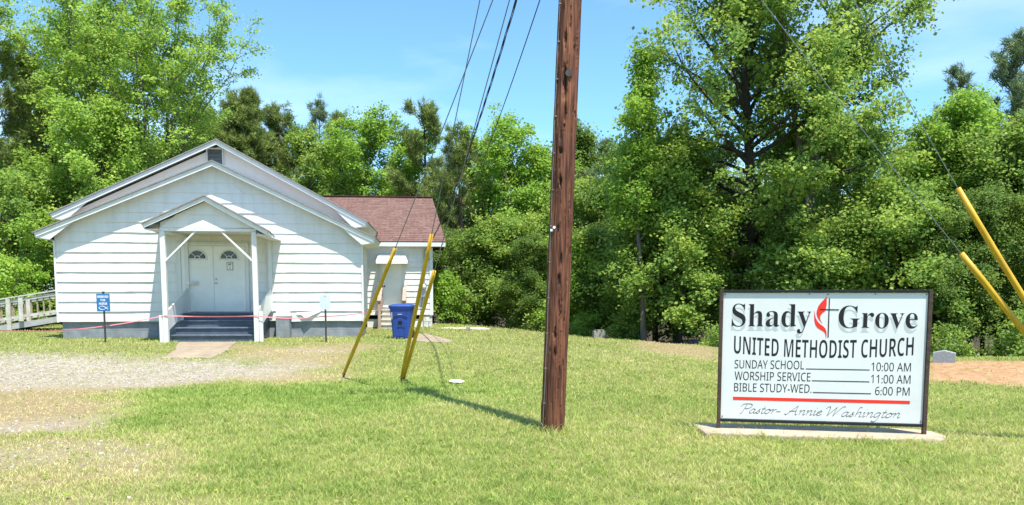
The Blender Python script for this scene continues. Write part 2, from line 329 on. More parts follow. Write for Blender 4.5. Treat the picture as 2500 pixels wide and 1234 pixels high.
# ------------------------------------------------------------------ ground sheet
def axis(lo, hi, step, far):
    a = list(np.arange(lo, hi + 1e-6, step)); s, x = step, hi
    while x < far: s *= 1.35; x += s; a.append(x)
    s, x = step, lo
    while x > -far: s *= 1.35; x -= s; a.insert(0, x)
    return np.array(a)
gx, gy = axis(-20, 15, 0.2, 900), axis(2, 33, 0.2, 900)
GXX, GYY = np.meshgrid(gx, gy); fx_, fy_ = GXX.ravel(), GYY.ravel()
gr, ta, cl, gn = zones(fx_, fy_)
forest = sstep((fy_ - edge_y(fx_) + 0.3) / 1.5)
nx, ny = len(gx), len(gy); ii = (np.arange(ny - 1)[:, None] * nx + np.arange(nx - 1)[None, :]).ravel()
quads = np.stack([ii, ii + 1, ii + nx + 1, ii + nx], 1)
def ground_mat():
    m, n, l, b = new_mat('lawn_ground'); b.inputs['Roughness'].default_value = 0.95; b.inputs['Specular IOR Level'].default_value = 0.1
    t = n.new('ShaderNodeTexCoord')
    def noise(s, d=6):
        z = n.new('ShaderNodeTexNoise'); z.inputs['Scale'].default_value = s; z.inputs['Detail'].default_value = d; z.inputs['Roughness'].default_value = 0.7
        l.new(t.outputs['Object'], z.inputs['Vector']); return z
    def attr(k):
        a = n.new('ShaderNodeAttribute'); a.attribute_name = k; return a
    def mix(f, a, bb):
        x = n.new('ShaderNodeMix'); x.data_type = 'RGBA'; l.new(f, x.inputs['Factor']); l.new(a, x.inputs['A']); l.new(bb, x.inputs['B']); return x.outputs['Result']
    big, fine = noise(0.8), noise(16.0)
    g1 = ramp(n, [(0.35, (0.14, 0.15, 0.05)), (0.6, (0.22, 0.215, 0.08)), (0.75, (0.32, 0.27, 0.13))]); l.new(fine.outputs['Fac'], g1.inputs['Fac'])
    g2 = ramp(n, [(0.3, (0.14, 0.21, 0.045)), (0.7, (0.24, 0.28, 0.075))]); l.new(fine.outputs['Fac'], g2.inputs['Fac'])
    gcol = mix(attr('green').outputs['Fac'], g1.outputs['Color'], g2.outputs['Color'])
    tn = noise(11.0, 8); tcol = ramp(n, [(0.3, (0.20, 0.145, 0.075)), (0.55, (0.29, 0.22, 0.12)), (0.72, (0.38, 0.32, 0.21))]); l.new(tn.outputs['Fac'], tcol.inputs['Fac'])
    c = mix(attr('tan').outputs['Fac'], gcol, tcol.outputs['Color'])
    vo = n.new('ShaderNodeTexVoronoi'); vo.inputs['Scale'].default_value = 26; l.new(t.outputs['Object'], vo.inputs['Vector'])
    gcl = ramp(n, [(0.0, (0.23, 0.185, 0.13)), (0.45, (0.32, 0.275, 0.21)), (1.0, (0.40, 0.365, 0.30))])
    sp = n.new('ShaderNodeSeparateColor'); l.new(vo.outputs['Color'], sp.inputs['Color']); l.new(sp.outputs['Red'], gcl.inputs['Fac'])
    gn_ = noise(2.3, 8); mm = n.new('ShaderNodeMath'); mm.operation = 'MULTIPLY'
    gr_ = ramp(n, [(0.30, (0.3, 0.3, 0.3)), (0.55, (1, 1, 1))]); l.new(gn_.outputs['Fac'], gr_.inputs['Fac'])
    l.new(attr('gravel').outputs['Fac'], mm.inputs[0]); l.new(gr_.outputs['Color'], mm.inputs[1])
    c = mix(mm.outputs['Value'], c, gcl.outputs['Color'])
    cn = noise(7.0, 8); ccl = ramp(n, [(0.3, (0.25, 0.14, 0.068)), (0.5, (0.36, 0.215, 0.115)), (0.7, (0.46, 0.30, 0.18))]); l.new(cn.outputs['Fac'], ccl.inputs['Fac'])
    c = mix(attr('clay').outputs['Fac'], c, ccl.outputs['Color'])
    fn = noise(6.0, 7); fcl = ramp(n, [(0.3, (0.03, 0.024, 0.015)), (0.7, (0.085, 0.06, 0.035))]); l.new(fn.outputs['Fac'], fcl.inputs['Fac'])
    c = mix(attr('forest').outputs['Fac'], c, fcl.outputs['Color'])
    l.new(c, b.inputs['Base Color'])
    bp = n.new('ShaderNodeBump'); bp.inputs['Strength'].default_value = 0.8; bp.inputs['Distance'].default_value = 0.03
    l.new(noise(24.0, 8).outputs['Fac'], bp.inputs['Height']); l.new(bp.outputs['Normal'], b.inputs['Normal'])
    return m
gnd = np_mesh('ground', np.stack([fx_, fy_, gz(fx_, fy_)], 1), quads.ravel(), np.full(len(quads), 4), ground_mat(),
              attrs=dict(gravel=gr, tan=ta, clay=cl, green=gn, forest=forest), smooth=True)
tag(gnd, 'mown lawn with gravel strip and clay mound running to the forest edge', kind='structure')

# ------------------------------------------------------------------ church
CO = (-8.621, 22.107, 0.39); CR = R(6)
church = thing('church', 'low white wood-sided church with gabled porch and red-brown roofed wing', 'church', CO, CR)
def chw(x, y, z=0.0):
    c, s = math.cos(CR), math.sin(CR); return (CO[0] + x * c - y * s, CO[1] + x * s + y * c, CO[2] + z)
def part(name, mb, m, parent, **k): return mb.build(name, m, parent, **k)

rs = random.Random(3)
def siding(x0, x1, z0, ztop, y, expo, lim=None, seg=18, out=0.029, dz=None):
    mb = MB(); z = z0; k = 0
    while z < ztop - 0.02:
        zt = min(z + expo, ztop)
        lb, rb = lim(z) if lim else (x0, x1); lt, rt = lim(zt) if lim else (x0, x1)
        lb, rb, lt, rt = max(lb, x0), min(rb, x1), max(lt, x0), min(rt, x1)
        if rb - lb < 0.05: break
        if rt - lt < 0.02: lt = rt = (lt + rt) / 2
        cuts = [0.0]
        while cuts[-1] < 1: cuts.append(min(1.0, cuts[-1] + rs.uniform(1.9, 3.6) / (rb - lb)))
        if len(cuts) > 2 and cuts[-1] - cuts[-2] < 0.6 / (rb - lb): cuts.pop(-2)
        for c0, c1 in zip(cuts[:-1], cuts[1:]):
            vs = []; ph = rs.random() * 6; sg = max(3, int(seg * (c1 - c0))); g0 = 0.0012 / (rb - lb); lift = rs.uniform(-0.003, 0.003); push = rs.uniform(-0.003, 0.004)
            for i in range(sg + 1):
                q = c0 + g0 + (c1 - c0 - 2 * g0) * i / sg; xb = lb + (rb - lb) * q; xt = lt + (rt - lt) * q
                wob = 0.005 * math.sin(xb * 1.7 + ph) + rs.uniform(-0.0025, 0.0025) + lift
                if dz: wob += dz(xb, z)
                vs += [(xb, y - out - push + rs.uniform(-0.003, 0.003), z + wob), (xt, y - 0.004, zt + 0.012), (xb, y + 0.012, z + wob)]
            fs = []
            for i in range(sg):
                a = i * 3; fs += [(a, a + 3, a + 4, a + 1), (a + 2, a + 5, a + 3, a)]
            fs += [(0, 1, 2), (sg * 3, sg * 3 + 2, sg * 3 + 1)]
            mb.add(vs, fs)
        z = zt; k += 1
    return mb

AX1, AZ1, L1, R1 = 0.33, 4.92, (-4.42, 2.93), (4.74, 2.84)
sL, sR = (AZ1 - L1[1]) / (AX1 - L1[0]), (AZ1 - R1[1]) / (R1[0] - AX1)
def lim1(z, dz=0.10): return (AX1 - (AZ1 - dz - z) / sL, AX1 + (AZ1 - dz - z) / sR)
def sag(x, z):
    return (-0.055 * math.exp(-(x - 1.95) / 0.7) if x > 1.9 else 0) if z < 0.6 else 0
part('front_siding', siding(-4.02, 4.33, 0.475, 4.82, 0, 0.275, lim1, seg=26, dz=sag), M['siding'], church, fix=False)
mb = MB(); mb.prism([(-3.99, 0.46), (4.3, 0.46), (4.3, lim1(0)[1] and AZ1 - 0.1 - (4.3 - AX1) * sR), (AX1, AZ1 - 0.1), (-3.99, AZ1 - 0.1 - (AX1 + 3.99) * sL)], 0.012, 0.16)
part('wall', mb, M['siding'], church)
for xs, o in ((-4.0, -1), (4.28, 1)):
    mb = MB(); mb.box(xs - 0.02, xs + 0.05, 0.165, 1.79, 0.46, 2.7); part('wall', mb, M['siding'], church)
    mb = MB(); mb.box(xs + (-0.05 if o < 0 else 0.03), xs + (0.0 if o < 0 else 0.08), -0.045, 0.10, 0.45, 2.70)
    part('corner_board', mb, M['trim'], church)
mb = MB(); mb.box(-3.95, 4.27, 0.05, 0.25, -0.4, 0.5); mb.box(-3.95, -3.75, 0.255, 1.8, -0.4, 0.5); mb.box(4.07, 4.27, 0.255, 1.8, -0.4, 0.5)
part('foundation', mb, M['block'], church)
mb = MB(); mb.box(1.93, 2.30, -0.32, 0.02, -0.2, 0.60); part('block_pier', mb, M['block'], church)
mb = MB(); mb.box(1.90, 2.34, -0.35, -0.03, 0.603, 0.66); mb.box(1.93, 2.30, -0.30, -0.03, 0.663, 0.78); part('pier_cap', mb, M['trim'], church, bevel=0.006)
mb = MB(); mb.add([(2.45, -0.045, 0.70), (3.15, -0.03, 0.745), (2.72, -0.13, 0.545), (2.62, -0.09, 0.63)], [(0, 1, 2, 3)])
mb.add([(2.45, -0.040, 0.705), (3.15, -0.025, 0.75), (2.72, -0.122, 0.55), (2.62, -0.082, 0.635)], [(0, 3, 2, 1)]); part('peeling_board', mb, M['siding'], church, fix=False)

def gable_roof(name, apex, Lp, Rp, y0, y1, m_top, parent, fascia=0.15, walls=None, soffit=True):
    ax, az = apex
    top, wood, fas = MB(), MB(), MB()
    for (ex_, ez_) in (Lp, Rp):
        o = -1 if ex_ < ax else 1
        d = Vector((ex_ - ax, ez_ - az)); ln = d.length; d /= ln; nrm = Vector((-d.y, d.x)) if o > 0 else Vector((d.y, -d.x))
        if nrm.y < 0: nrm = -nrm
        A = Vector(apex); B = Vector((ex_, ez_))
        def off(p, t): return (p.x + nrm.x * t, p.y + nrm.y * t)
        def offv(t): # mitred at the ridge: keep x of the ridge
            return (ax, az + t / abs(nrm.y))
        B2 = B + d * 0.03
        top.prism([offv(-0.03), offv(0.0), off(B2, 0.0), off(B2, -0.03)], y0 - 0.062, y1)
        wood.prism([offv(-0.055), offv(-0.033), off(B, -0.033), off(B, -0.055)], y0, y1)
        fas.prism([offv(-0.033 - fascia), offv(-0.033), off(B, -0.033), off(B, -0.033 - fascia)], y0 - 0.022, y0 - 0.002)
        # eave board
        fas.prism([off(B, -0.034), (B.x + nrm.x * -0.034 + o * 0.02, B.y + nrm.y * -0.034), (B.x + nrm.x * -(0.033 + fascia) + o * 0.02, B.y - (0.033 + fascia)), (B.x + nrm.x * -(0.033 + fascia), B.y - (0.033 + fascia))], y0, y1)
        if walls:
            xw = walls[0] if o < 0 else walls[1]
            zb = ez_ - 0.033 - fascia
            zx = lambda x: az + (ez_ - az) * (x - ax) / (ex_ - ax) - (0.035 + fascia * 0.9) / abs(nrm.y)
            xin = xw - o * 0.62
            poly = [(ex_ - o * 0.02, zb), (xw, zb - 0.06), (xin, zx(xin)), (ex_ - o * 0.02, zx(ex_ - o * 0.02) + 0.02)]
            fas.prism(poly, y0 + 0.004, y0 + 0.03)
            fas.prism([(ex_ - o * 0.01, zb - 0.0), (xw, zb - 0.06), (xw, zb - 0.08), (ex_ - o * 0.01, zb - 0.02)], y0 + 0.034, y1)
    r = part(name, top, m_top, parent)
    part('roof_deck', wood, M['trim'], r); part('fascia', fas, M['trim'], r)
    return r
gable_roof('roof', (AX1, AZ1), L1, R1, -0.27, 1.78, M['dark_shingle'], church, fascia=0.115, walls=(-4.03, 4.35))

# main hall behind
A2, L2, R2_ = (0.0, 5.82), (-4.78, 3.60), (4.38, 3.45)
mb = MB(); mb.prism([(-4.35, 0.46), (3.95, 0.46), (3.95, 3.52), (0.0, 5.66), (-4.35, 3.64)], 1.8, 1.95); part('gable_wall', mb, M['gable'], church)
for xs in (-4.35, 3.85):
    mb = siding(0, 1, 0, 0.1, 0, 0.1); mb = MB(); mb.box(xs, xs + 0.1, 1.955, 17, 0.46, 3.5); part('wall', mb, M['siding'], church)
mb = MB(); mb.prism([(-4.3, 0.46), (3.9, 0.46), (3.9, 3.5), (0.0, 5.62), (-4.3, 3.62)], 17.0, 17.15); part('wall', mb, M['gable'], church)
mb = MB(); mb.box(-4.3, -4.1, 1.81, 17, -0.4, 0.5); mb.box(3.7, 3.9, 1.81, 17, -0.4, 0.5); part('foundation', mb, M['block'], church)
gable_roof('roof', A2, L2, R2_, 1.5, 17.4, M['dark_shingle'], church, fascia=0.115, walls=(-4.36, 3.96))
v = thing('gable_vent', None, None); v.parent = church
mb = MB(); mb.box(-0.37, 0.13, 1.74, 1.797, 5.56, 5.60); mb.box(-0.37, -0.33, 1.74, 1.797, 5.1, 5.558); mb.box(0.09, 0.13, 1.74, 1.797, 5.1, 5.558); part('vent_frame', mb, M['trim'], v)
mb = MB(); mb.box(-0.33, 0.09, 1.785, 1.797, 5.1, 5.558); part('vent_opening', mb, M['dark'], v)
mb = MB()
for k in range(11):
    z = 5.12 + k * 0.04; mb.add([(-0.328, 1.745, z), (0.088, 1.745, z), (0.088, 1.782, z + 0.034), (-0.328, 1.782, z + 0.034), (-0.328, 1.745, z + 0.006), (0.088, 1.745, z + 0.006)], [(0, 1, 2, 3), (3, 2, 5, 4), (0, 4, 5, 1)])
part('louvers', mb, M['louver'], v)

# porch
PA, PL, PR = (0.58, 3.74), (-0.96, 3.03), (2.15, 2.87)
pr = gable_roof('porch_roof', PA, PL, PR, -2.2, -0.03, M['dark_shingle'], church, fascia=0.10)
def limp(z): return (PA[0] - (PA[1] - 0.15 - z) * (PA[0] - PL[0]) / (PA[1] - PL[1]), PA[0] + (PA[1] - 0.15 - z) * (PR[0] - PA[0]) / (PA[1] - PR[1]))
part('pediment', siding(-0.56, 1.83, 2.93, 3.58, -2.03, 0.33, limp, seg=8), M['siding'], pr, fix=False)
mb = MB(); mb.prism([(-0.55, 2.925), (1.82, 2.925), (1.82, 2.95), (PA[0], 3.57), (-0.55, 3.06)], -2.01, -1.95); part('pediment_backing', mb, M['trim'], pr)
mb = MB(); mb.box(-0.56, 1.83, -2.06, -1.94, 2.845, 2.92); mb.box(-0.56, -0.46, -1.935, -0.03, 2.83, 2.92); mb.box(1.73, 1.83, -1.935, -0.03, 2.83, 2.92); part('porch_beam', mb, M['trim'], church, bevel=0.005)
mb = MB(); mb.box(-0.458, 1.728, -1.935, -0.03, 2.895, 2.925); mb.box(-0.9, -0.565, -2.15, -0.03, 2.87, 2.89); mb.box(1.835, 2.08, -2.15, -0.03, 2.74, 2.76); part('porch_ceiling', mb, M['trim'], church)
def skew(o, k=-0.13):
    if o.data:
        for v_ in o.data.vertices: v_.co.x += k * (v_.co.y + 2.0)
    for c_ in o.children: skew(c_, k)
skew(pr)
for x, o in ((-0.505, 1), (1.765, -1)):
    mb = MB(); mb.box(x - 0.06, x + 0.06, -2.06, -1.94, -0.1, 2.84); part('porch_post', mb, M['trim'], church, bevel=0.006)
    mb = MB(); mb.beam((x + o * 0.04, -2.0, 2.08), (x + o * 0.83, -2.0, 2.86), 0.04, 0.075, (0, 1, 0)); part('porch_brace', mb, M['trim'], church)
    mb = MB(); mb.prism_x([(-1.93, 0.28), (-0.06, 0.80), (-0.06, 1.42), (-1.93, 0.80)], x - 0.02 - o * 0.0, x + 0.02); part('side_panel', mb, M['trim'], church, bevel=0.004)
    mb = MB(); mb.box(x - o * 0.115 - 0.045, x - o * 0.115 + 0.045, -2.035, -1.965, -0.05, 0.78 + (0.02 if o < 0 else -0.08)); part('side_stake', mb, M['trim'], church)
    mb = MB(); mb.box(x - 0.05, x + 0.05, -0.12, -0.03, 0.74, 2.82); part('wall_post', mb, M['trim'], church)
mb = MB(); mb.beam((-0.44, -0.3, 1.55), (-0.25, -0.03, 1.55), 0.12, 0.09); part('bracket', mb, M['trim'], church)
mb = MB(); nose = MB()
for k, yf in enumerate((-1.86, -1.5, -1.15, -0.8)):
    zt = 0.18 * (k + 1); yb = (-1.502, -1.152, -0.802, -0.03)[k]
    mb.box(-0.43, 1.69, yf, yb, -0.1 if k == 0 else 0.02, zt - 0.03)
    nose.box(-0.445, 1.70, yf - 0.03, yb - 0.01, zt - 0.028, zt)
st = part('steps', mb, M['step'], church); part('treads', nose, M['step'], st, bevel=0.01)
mb = MB()
for k, yf in enumerate((-1.86, -1.5, -1.15)): mb.box(-0.44, 1.695, yf - 0.037, yf - 0.031, 0.18 * (k + 1) - 0.026, 0.18 * (k + 1) - 0.004)
part('worn_nosing', mb, M['step_edge'], st)

# double door
mb = MB(); mb.box(-0.76, -0.67, -0.07, -0.026, 0.725, 2.66); mb.box(1.08, 1.17, -0.07, -0.026, 0.725, 2.66); mb.box(-0.668, 1.078, -0.07, -0.026, 2.585, 2.66); mb.box(-0.80, 1.21, -0.09, -0.026, 2.663, 2.69)
part('door_frame', mb, M['trim'], church, bevel=0.004)
mb = MB(); mb.box(-0.668, 1.078, -0.10, -0.03, 0.722, 0.742); part('threshold', mb, M['metal'], church)
for x0, x1 in ((-0.664, 0.199), (0.211, 1.074)):
    mb = MB(); mb.box(x0, x1, -0.055, -0.028, 0.745, 2.58); d = part('door', mb, M['door'], church, bevel=0.004)
    cx_, zb = (x0 + x1) / 2 + (0.01 if x0 < 0 else 0.0), 2.235; ri, ro = 0.215, 0.262
    arc = [(cx_ + math.cos(a) * ri * 1.06, zb + math.sin(a) * ri) for a in np.linspace(0, math.pi, 19)]
    mb = MB(); mb.prism(arc, -0.060, -0.056); wi = part('fan_window', mb, M['glass'], d)
    fr = MB(); rib = lambda a, r: (cx_ + math.cos(a) * r * 1.06, zb + math.sin(a) * r)
    for a, b in zip(np.linspace(0, math.pi, 19)[:-1], np.linspace(0, math.pi, 19)[1:]):
        fr.prism([rib(a, ri), rib(a, ro), rib(b, ro), rib(b, ri)], -0.072, -0.056)
        fr.prism([rib(a, 0.06), rib(a, 0.078), rib(b, 0.078), rib(b, 0.06)], -0.069, -0.0605)
    fr.box(cx_ - ro * 1.06, cx_ + ro * 1.06, -0.072, -0.056, zb - 0.045, zb - 0.002)
    for a in (45, 90, 135): fr.beam((*[rib(R(a), 0.08)[0]], -0.065, rib(R(a), 0.08)[1]), (rib(R(a), ri)[0], -0.065, rib(R(a), ri)[1]), 0.018, 0.014)
    part('window_frame', fr, M['trim'], d)
mb = MB(); mb.box(0.195, 0.216, -0.066, -0.056, 0.745, 2.58); part('astragal', mb, M['trim'], church)
mb = MB(); mb.tube([(0.275, -0.056, 1.66), (0.275, -0.075, 1.66)], 0.026, 10); part('door_lock', mb, M['metal'], church); mb = MB(); mb.tube([(0.275, -0.056, 1.54), (0.275, -0.09, 1.54), (0.275, -0.11, 1.54)], [0.022, 0.016, 0.03], 10); part('door_knob', mb, M['metal'], church)

# annex wing
XA = 6.36
part('annex_siding', siding(3.9, XA, 0.46, 2.92, 6.0, 0.218, None, seg=10), M['siding'], church, fix=False)
mb = MB(); mb.box(3.96, XA - 0.012, 6.012, 6.15, 0.44, 2.95); mb.box(XA - 0.13, XA, 6.155, 11.2, 0.44, 2.95); part('annex_wall', mb, M['siding'], church)
mb = MB(); mb.box(XA - 0.10, XA + 0.02, 5.955, 6.008, 0.44, 2.9); part('corner_board', mb, M['trim'], church)
rt = MB(); eL, eZ, eY, rZ, rY = 6.85, 3.10, 5.62, 5.02, 8.6; n = 26
sl_len = math.hypot(rY - eY, rZ - eZ)
for k in range(n):
    a, b = k / n, (k + 1) / n
    def pt(q, x, h): return (x, eY + (rY - eY) * q, eZ + (rZ - eZ) * q + h)
    xa, xb = eL - 0.47 * a, eL - 0.47 * b
    rt.add([pt(a, 1.4, 0.014), pt(a, xa, 0.014), pt(b + 0.01, xb, 0.002), pt(b + 0.01, 1.4, 0.002)], [(0, 1, 2, 3)], [[(1.4, a * sl_len), (xa, a * sl_len), (xb, b * sl_len), (1.4, b * sl_len)]])
    rt.add([pt(a, 1.4, -0.01), pt(a, xa, -0.01), pt(a, xa, 0.014), pt(a, 1.4, 0.014)], [(0, 1, 2, 3)], [[(1.4, a * sl_len)] * 4])
rt.add([(eL, eY, eZ + 0.013), (eL, 11.6, eZ), (6.38, rY, rZ)], [(0, 1, 2)], [[(0, 0), (6, 0), (3, 2.2)]])
rt.add([(1.4, 11.6, eZ), (1.4, rY, rZ), (6.38, rY, rZ), (eL, 11.6, eZ)], [(0, 1, 2, 3)], [[(0, 0), (0, 3.5), (5, 3.5), (5.4, 0)]])
ar = part('annex_roof', rt, M['shingle'], church, fix=False)
mb = MB(); mb.beam((1.4, rY, rZ + 0.012), (6.4, rY, rZ + 0.012), 0.22, 0.03); part('ridge_cap', mb, M['shingle'], ar)
mb = MB(); mb.box(3.9, eL - 0.01, eY + 0.01, eY + 0.035, eZ - 0.17, eZ - 0.015); mb.box(eL - 0.036, eL - 0.012, eY + 0.037, 11.58, eZ - 0.17, eZ - 0.02); mb.box(3.9, eL - 0.04, eY + 0.037, 6.0, eZ - 0.17, eZ - 0.15); part('fascia', mb, M['trim'], ar)
mb = MB(); mb.box(4.45, 5.35, 5.945, 5.975, 0.70, 2.74); part('annex_door_frame', mb, M['trim'], church)
mb = MB(); mb.box(4.55, 5.24, 5.925, 5.943, 0.74, 2.66); ad = part('annex_door', mb, M['door'], church, bevel=0.004)
mb = MB(); mb.tube([(4.62, 5.924, 1.5), (4.62, 5.89, 1.5), (4.62, 5.87, 1.5)], [0.02, 0.014, 0.03], 10); part('door_knob', mb, M['black'], ad)
mb = MB(); mb.add([(4.44, 5.93, 2.68), (5.36, 5.93, 2.68), (5.48, 5.38, 2.40), (4.36, 5.38, 2.40), (5.48, 5.36, 2.30), (4.36, 5.36, 2.30), (5.46, 5.93, 2.32), (4.38, 5.93, 2.32)], [(0, 3, 2, 1), (3, 5, 4, 2), (0, 7, 5, 3), (1, 2, 4, 6), (5, 7, 6, 4)]); part('awning', mb, M['trim'], church)
# wing: foundation, side steps
mb = MB(); mb.box(6.02, XA - 0.02, 6.0, 6.3, -0.4, 0.436); part('corner_pier', mb, M['pier'], church)
for a_, b_ in ((5.55, 6.015), (3.97, 4.45)): mb = MB(); mb.box(a_, b_, 6.06, 6.09, -0.1, 0.30); part('skirting', mb, M['trim'], church)
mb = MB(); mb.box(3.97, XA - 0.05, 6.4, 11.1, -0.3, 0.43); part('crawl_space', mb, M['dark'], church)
ws = thing('side_steps', None, None); ws.parent = church
mb = MB()
for k in range(4): mb.box(4.52, 5.30, 4.72 + 0.29 * k, 5.05 + 0.29 * k + (0.0 if k < 3 else 0.04), 0.165 * (k + 1) - 0.04, 0.165 * (k + 1))
part('treads', mb, M['wood_grey'], ws, bevel=0.004)
mb = MB()
for k in range(4): mb.box(4.54, 5.28, 4.75 + 0.29 * k, 4.77 + 0.29 * k, 0.165 * k + 0.002, 0.165 * (k + 1) - 0.042)
part('risers', mb, M['wood_grey'], ws)
for x in (4.50, 5.36):
    for a_, b_ in ((4.66, 0.95), (5.80, 1.50)): mb = MB(); mb.box(x - 0.05, x + 0.05, a_, a_ + 0.1, -0.05, b_); part('newel', mb, M['wood_red'], ws, bevel=0.005)
    mb = MB(); mb.beam((x, 4.62, 0.97), (x, 5.92, 1.52), 0.13, 0.05); mb.beam((x, 4.72, 0.55), (x, 5.85, 1.08), 0.04, 0.12); part('handrail', mb, M['wood_red'], ws)
# electric meter and cable entry on the wing
em = thing('electric_meter', None, None); em.parent = church
mb = MB(); mb.box(5.93, 6.13, 5.83, 5.96, 1.10, 1.62); part('meter_box', mb, M['metal'], em, bevel=0.01)
mb = MB(); mb.tube([(6.04, 5.83, 1.48), (6.04, 5.76, 1.48), (6.04, 5.73, 1.48)], [0.085, 0.085, 0.05], 14); part('meter_dial', mb, M['alu'], em, smooth=True)
mb = MB(); mb.tube([(6.07, 5.9, 1.62), (6.07, 5.9, 2.7), (6.07, 5.86, 2.82), (6.07, 5.76, 2.80)], 0.025, 8); part('conduit', mb, M['metal'], em)
mb = MB(); mb.tube([(6.12, 5.8, 2.84), (6.2, 5.72, 2.5), (6.25, 5.85, 2.45), (6.16, 5.8, 2.75)], 0.012, 6); part('loose_wire', mb, M['cable'], em); mb = MB(); mb.tube([(6.0, 5.92, 1.1), (5.93, 5.93, 0.7), (5.98, 5.94, 0.3)], 0.01, 6); part('loose_wire', mb, M['cable'], em)

# notice on the door
nt = thing('door_notice', 'small white paper notice with black border taped to the right porch door', 'notice', chw(0.66, -0.058, 2.02), CR)
mb = MB(); mb.box(-0.085, 0.085, -0.006, -0.001, -0.11, 0.11); part('border', mb, M['black'], nt)
mb = MB(); mb.box(-0.072, 0.072, -0.008, -0.0065, -0.097, 0.097); part('paper', mb, M['paper'], nt)
mb = MB(); mb.prism([(-0.045, 0.05), (-0.03, 0.04), (0.0, 0.035), (0.035, 0.05), (0.05, 0.07), (0.02, 0.075), (0.0, 0.065), (-0.02, 0.078), (-0.04, 0.07)], -0.0095, -0.0082)
for k, wd in enumerate((0.045, 0.02, 0.03, 0.03, 0.025, 0.03)): mb.box(-wd, wd, -0.0095, -0.0082, 0.012 - 0.018 * k, 0.0165 - 0.018 * k)
part('print', mb, M['ink'], nt)

# ------------------------------------------------------------------ wheelchair ramp
def lramp(x): return 0.235 + (x + 7.67) * 0.165       # deck height in church axes
ramp_t = thing('wheelchair_ramp', 'white railed wooden ramp rising to the left side of the church', 'ramp', CO, CR)
X0, X1, YF, YB = -9.6, -4.45, 4.75, 5.95
mb = MB(); mb.add([(x, y, lramp(x) - o) for o in (0.0, 0.04) for x in (X0, X1) for y in (YF, YB)], [(0, 1, 3, 2), (4, 6, 7, 5), (0, 2, 6, 4), (1, 5, 7, 3), (0, 4, 5, 1), (2, 3, 7, 6)]); part('deck', mb, M['ramp_wood'], ramp_t)
for y in (YF - 0.05, YB + 0.05):
    mb = MB(); mb.beam((X0, y, lramp(X0) - 0.10), (X1, y, lramp(X1) - 0.10), 0.04, 0.19); part('side_board', mb, M['ramp_grey'], ramp_t)
    rl = MB()
    rl.beam((X0, y, lramp(X0) + 0.86), (X1, y, lramp(X1) + 0.86), 0.13, 0.04); rl.beam((X0, y, lramp(X0) + 0.74), (X1, y, lramp(X1) + 0.74), 0.04, 0.085); rl.beam((X0, y, lramp(X0) + 0.18), (X1, y, lramp(X1) + 0.18), 0.04, 0.09)
    part('handrail', rl, M['ramp_white'], ramp_t)
    for x in (X0 + 0.05, -7.67, -5.9, -4.5):
        mb = MB(); mb.box(x - 0.065, x + 0.065, y - 0.10, y - 0.03, -0.15 if x < -5 else 0, lramp(x) + 0.82); part('post', mb, M['ramp_white'], ramp_t, bevel=0.005)
    x = X0 + 0.2
    while x < X1:
        mb = MB(); mb.box(x - 0.022, x + 0.022, y - 0.012 + 0.036, y + 0.012 + 0.036, lramp(x) + 0.10, lramp(x) + 0.80); part('baluster', mb, M['ramp_wood'], ramp_t); x += 0.2
mb = MB(); mb.box(-7.33, -7.19, YF - 0.17, YF - 0.14, lramp(-7.26) + 0.02, lramp(-7.26) + 0.8); part('post', mb, M['ramp_white'], ramp_t)

# ------------------------------------------------------------------ text
def text_mesh(body, name, m, parent, box, y=-0.002, fs=1.0, offset=0.0, warp=None, xspace=1.0, res=4):
    cu = bpy.data.curves.new('t', 'FONT'); cu.body = body; cu.offset = offset; cu.space_character = xspace; cu.resolution_u = res
    to = bpy.data.objects.new('t', cu); col.objects.link(to)
    bpy.context.view_layer.update()
    me = bpy.data.meshes.new_from_object(to.evaluated_get(bpy.context.evaluated_depsgraph_get()))
    bpy.data.objects.remove(to); bpy.data.curves.remove(cu)
    n = len(me.vertices); c = np.zeros(n * 3, dtype=np.float32); me.vertices.foreach_get('co', c); c = c.reshape(-1, 3)
    x0, x1, z0, z1 = box; mn, mxx = c.min(0), c.max(0)
    X = x0 + (c[:, 0] - mn[0]) / (mxx[0] - mn[0]) * (x1 - x0); Z = z0 + (c[:, 1] - mn[1]) / (mxx[1] - mn[1]) * (z1 - z0)
    if warp: Z = Z + warp((X - x0) / (x1 - x0), (Z - z0) / (z1 - z0))
    me.vertices.foreach_set('co', np.stack([X, np.full(n, y), Z], 1).astype(np.float32).ravel())
    me.materials.clear(); me.materials.append(m); me.update()
    o = bpy.data.objects.new(name, me); col.objects.link(o); o.parent = parent
    return o

# ------------------------------------------------------------------ roadside church sign
SL, SR = (2.515, 9.29), (4.735, 8.885)
SW = math.hypot(SR[0] - SL[0], SR[1] - SL[1]); SROT = math.atan2(SR[1] - SL[1], SR[0] - SL[0])
sgn = thing('church_sign', 'white church name board with black and red lettering in a dark steel frame', 'sign', (SL[0], SL[1], 0), SROT)
PZ0, PZ1 = 0.175, 1.685
mb = MB(); mb.box(0.0, SW, -0.005, 0.02, PZ0, PZ1); part('panel', mb, M['sign'], sgn, bevel=0.003)
fr = MB(); fr.box(-0.01, SW + 0.0, -0.028, 0.03, PZ1 + 0.003, PZ1 + 0.033); part('top_rail', fr, M['black'], sgn, bevel=0.003)
fr = MB(); fr.box(0.0, SW, -0.028, 0.03, PZ0 - 0.033, PZ0 - 0.003); part('bottom_rail', fr, M['black'], sgn, bevel=0.003)
for x in (-0.022, SW + 0.022):
    mb = MB(); mb.box(x - 0.021, x + 0.021, -0.032, 0.025, 0.0, PZ1 + 0.036); part('post', mb, M['rust_steel'], sgn, bevel=0.004)
bl = MB()
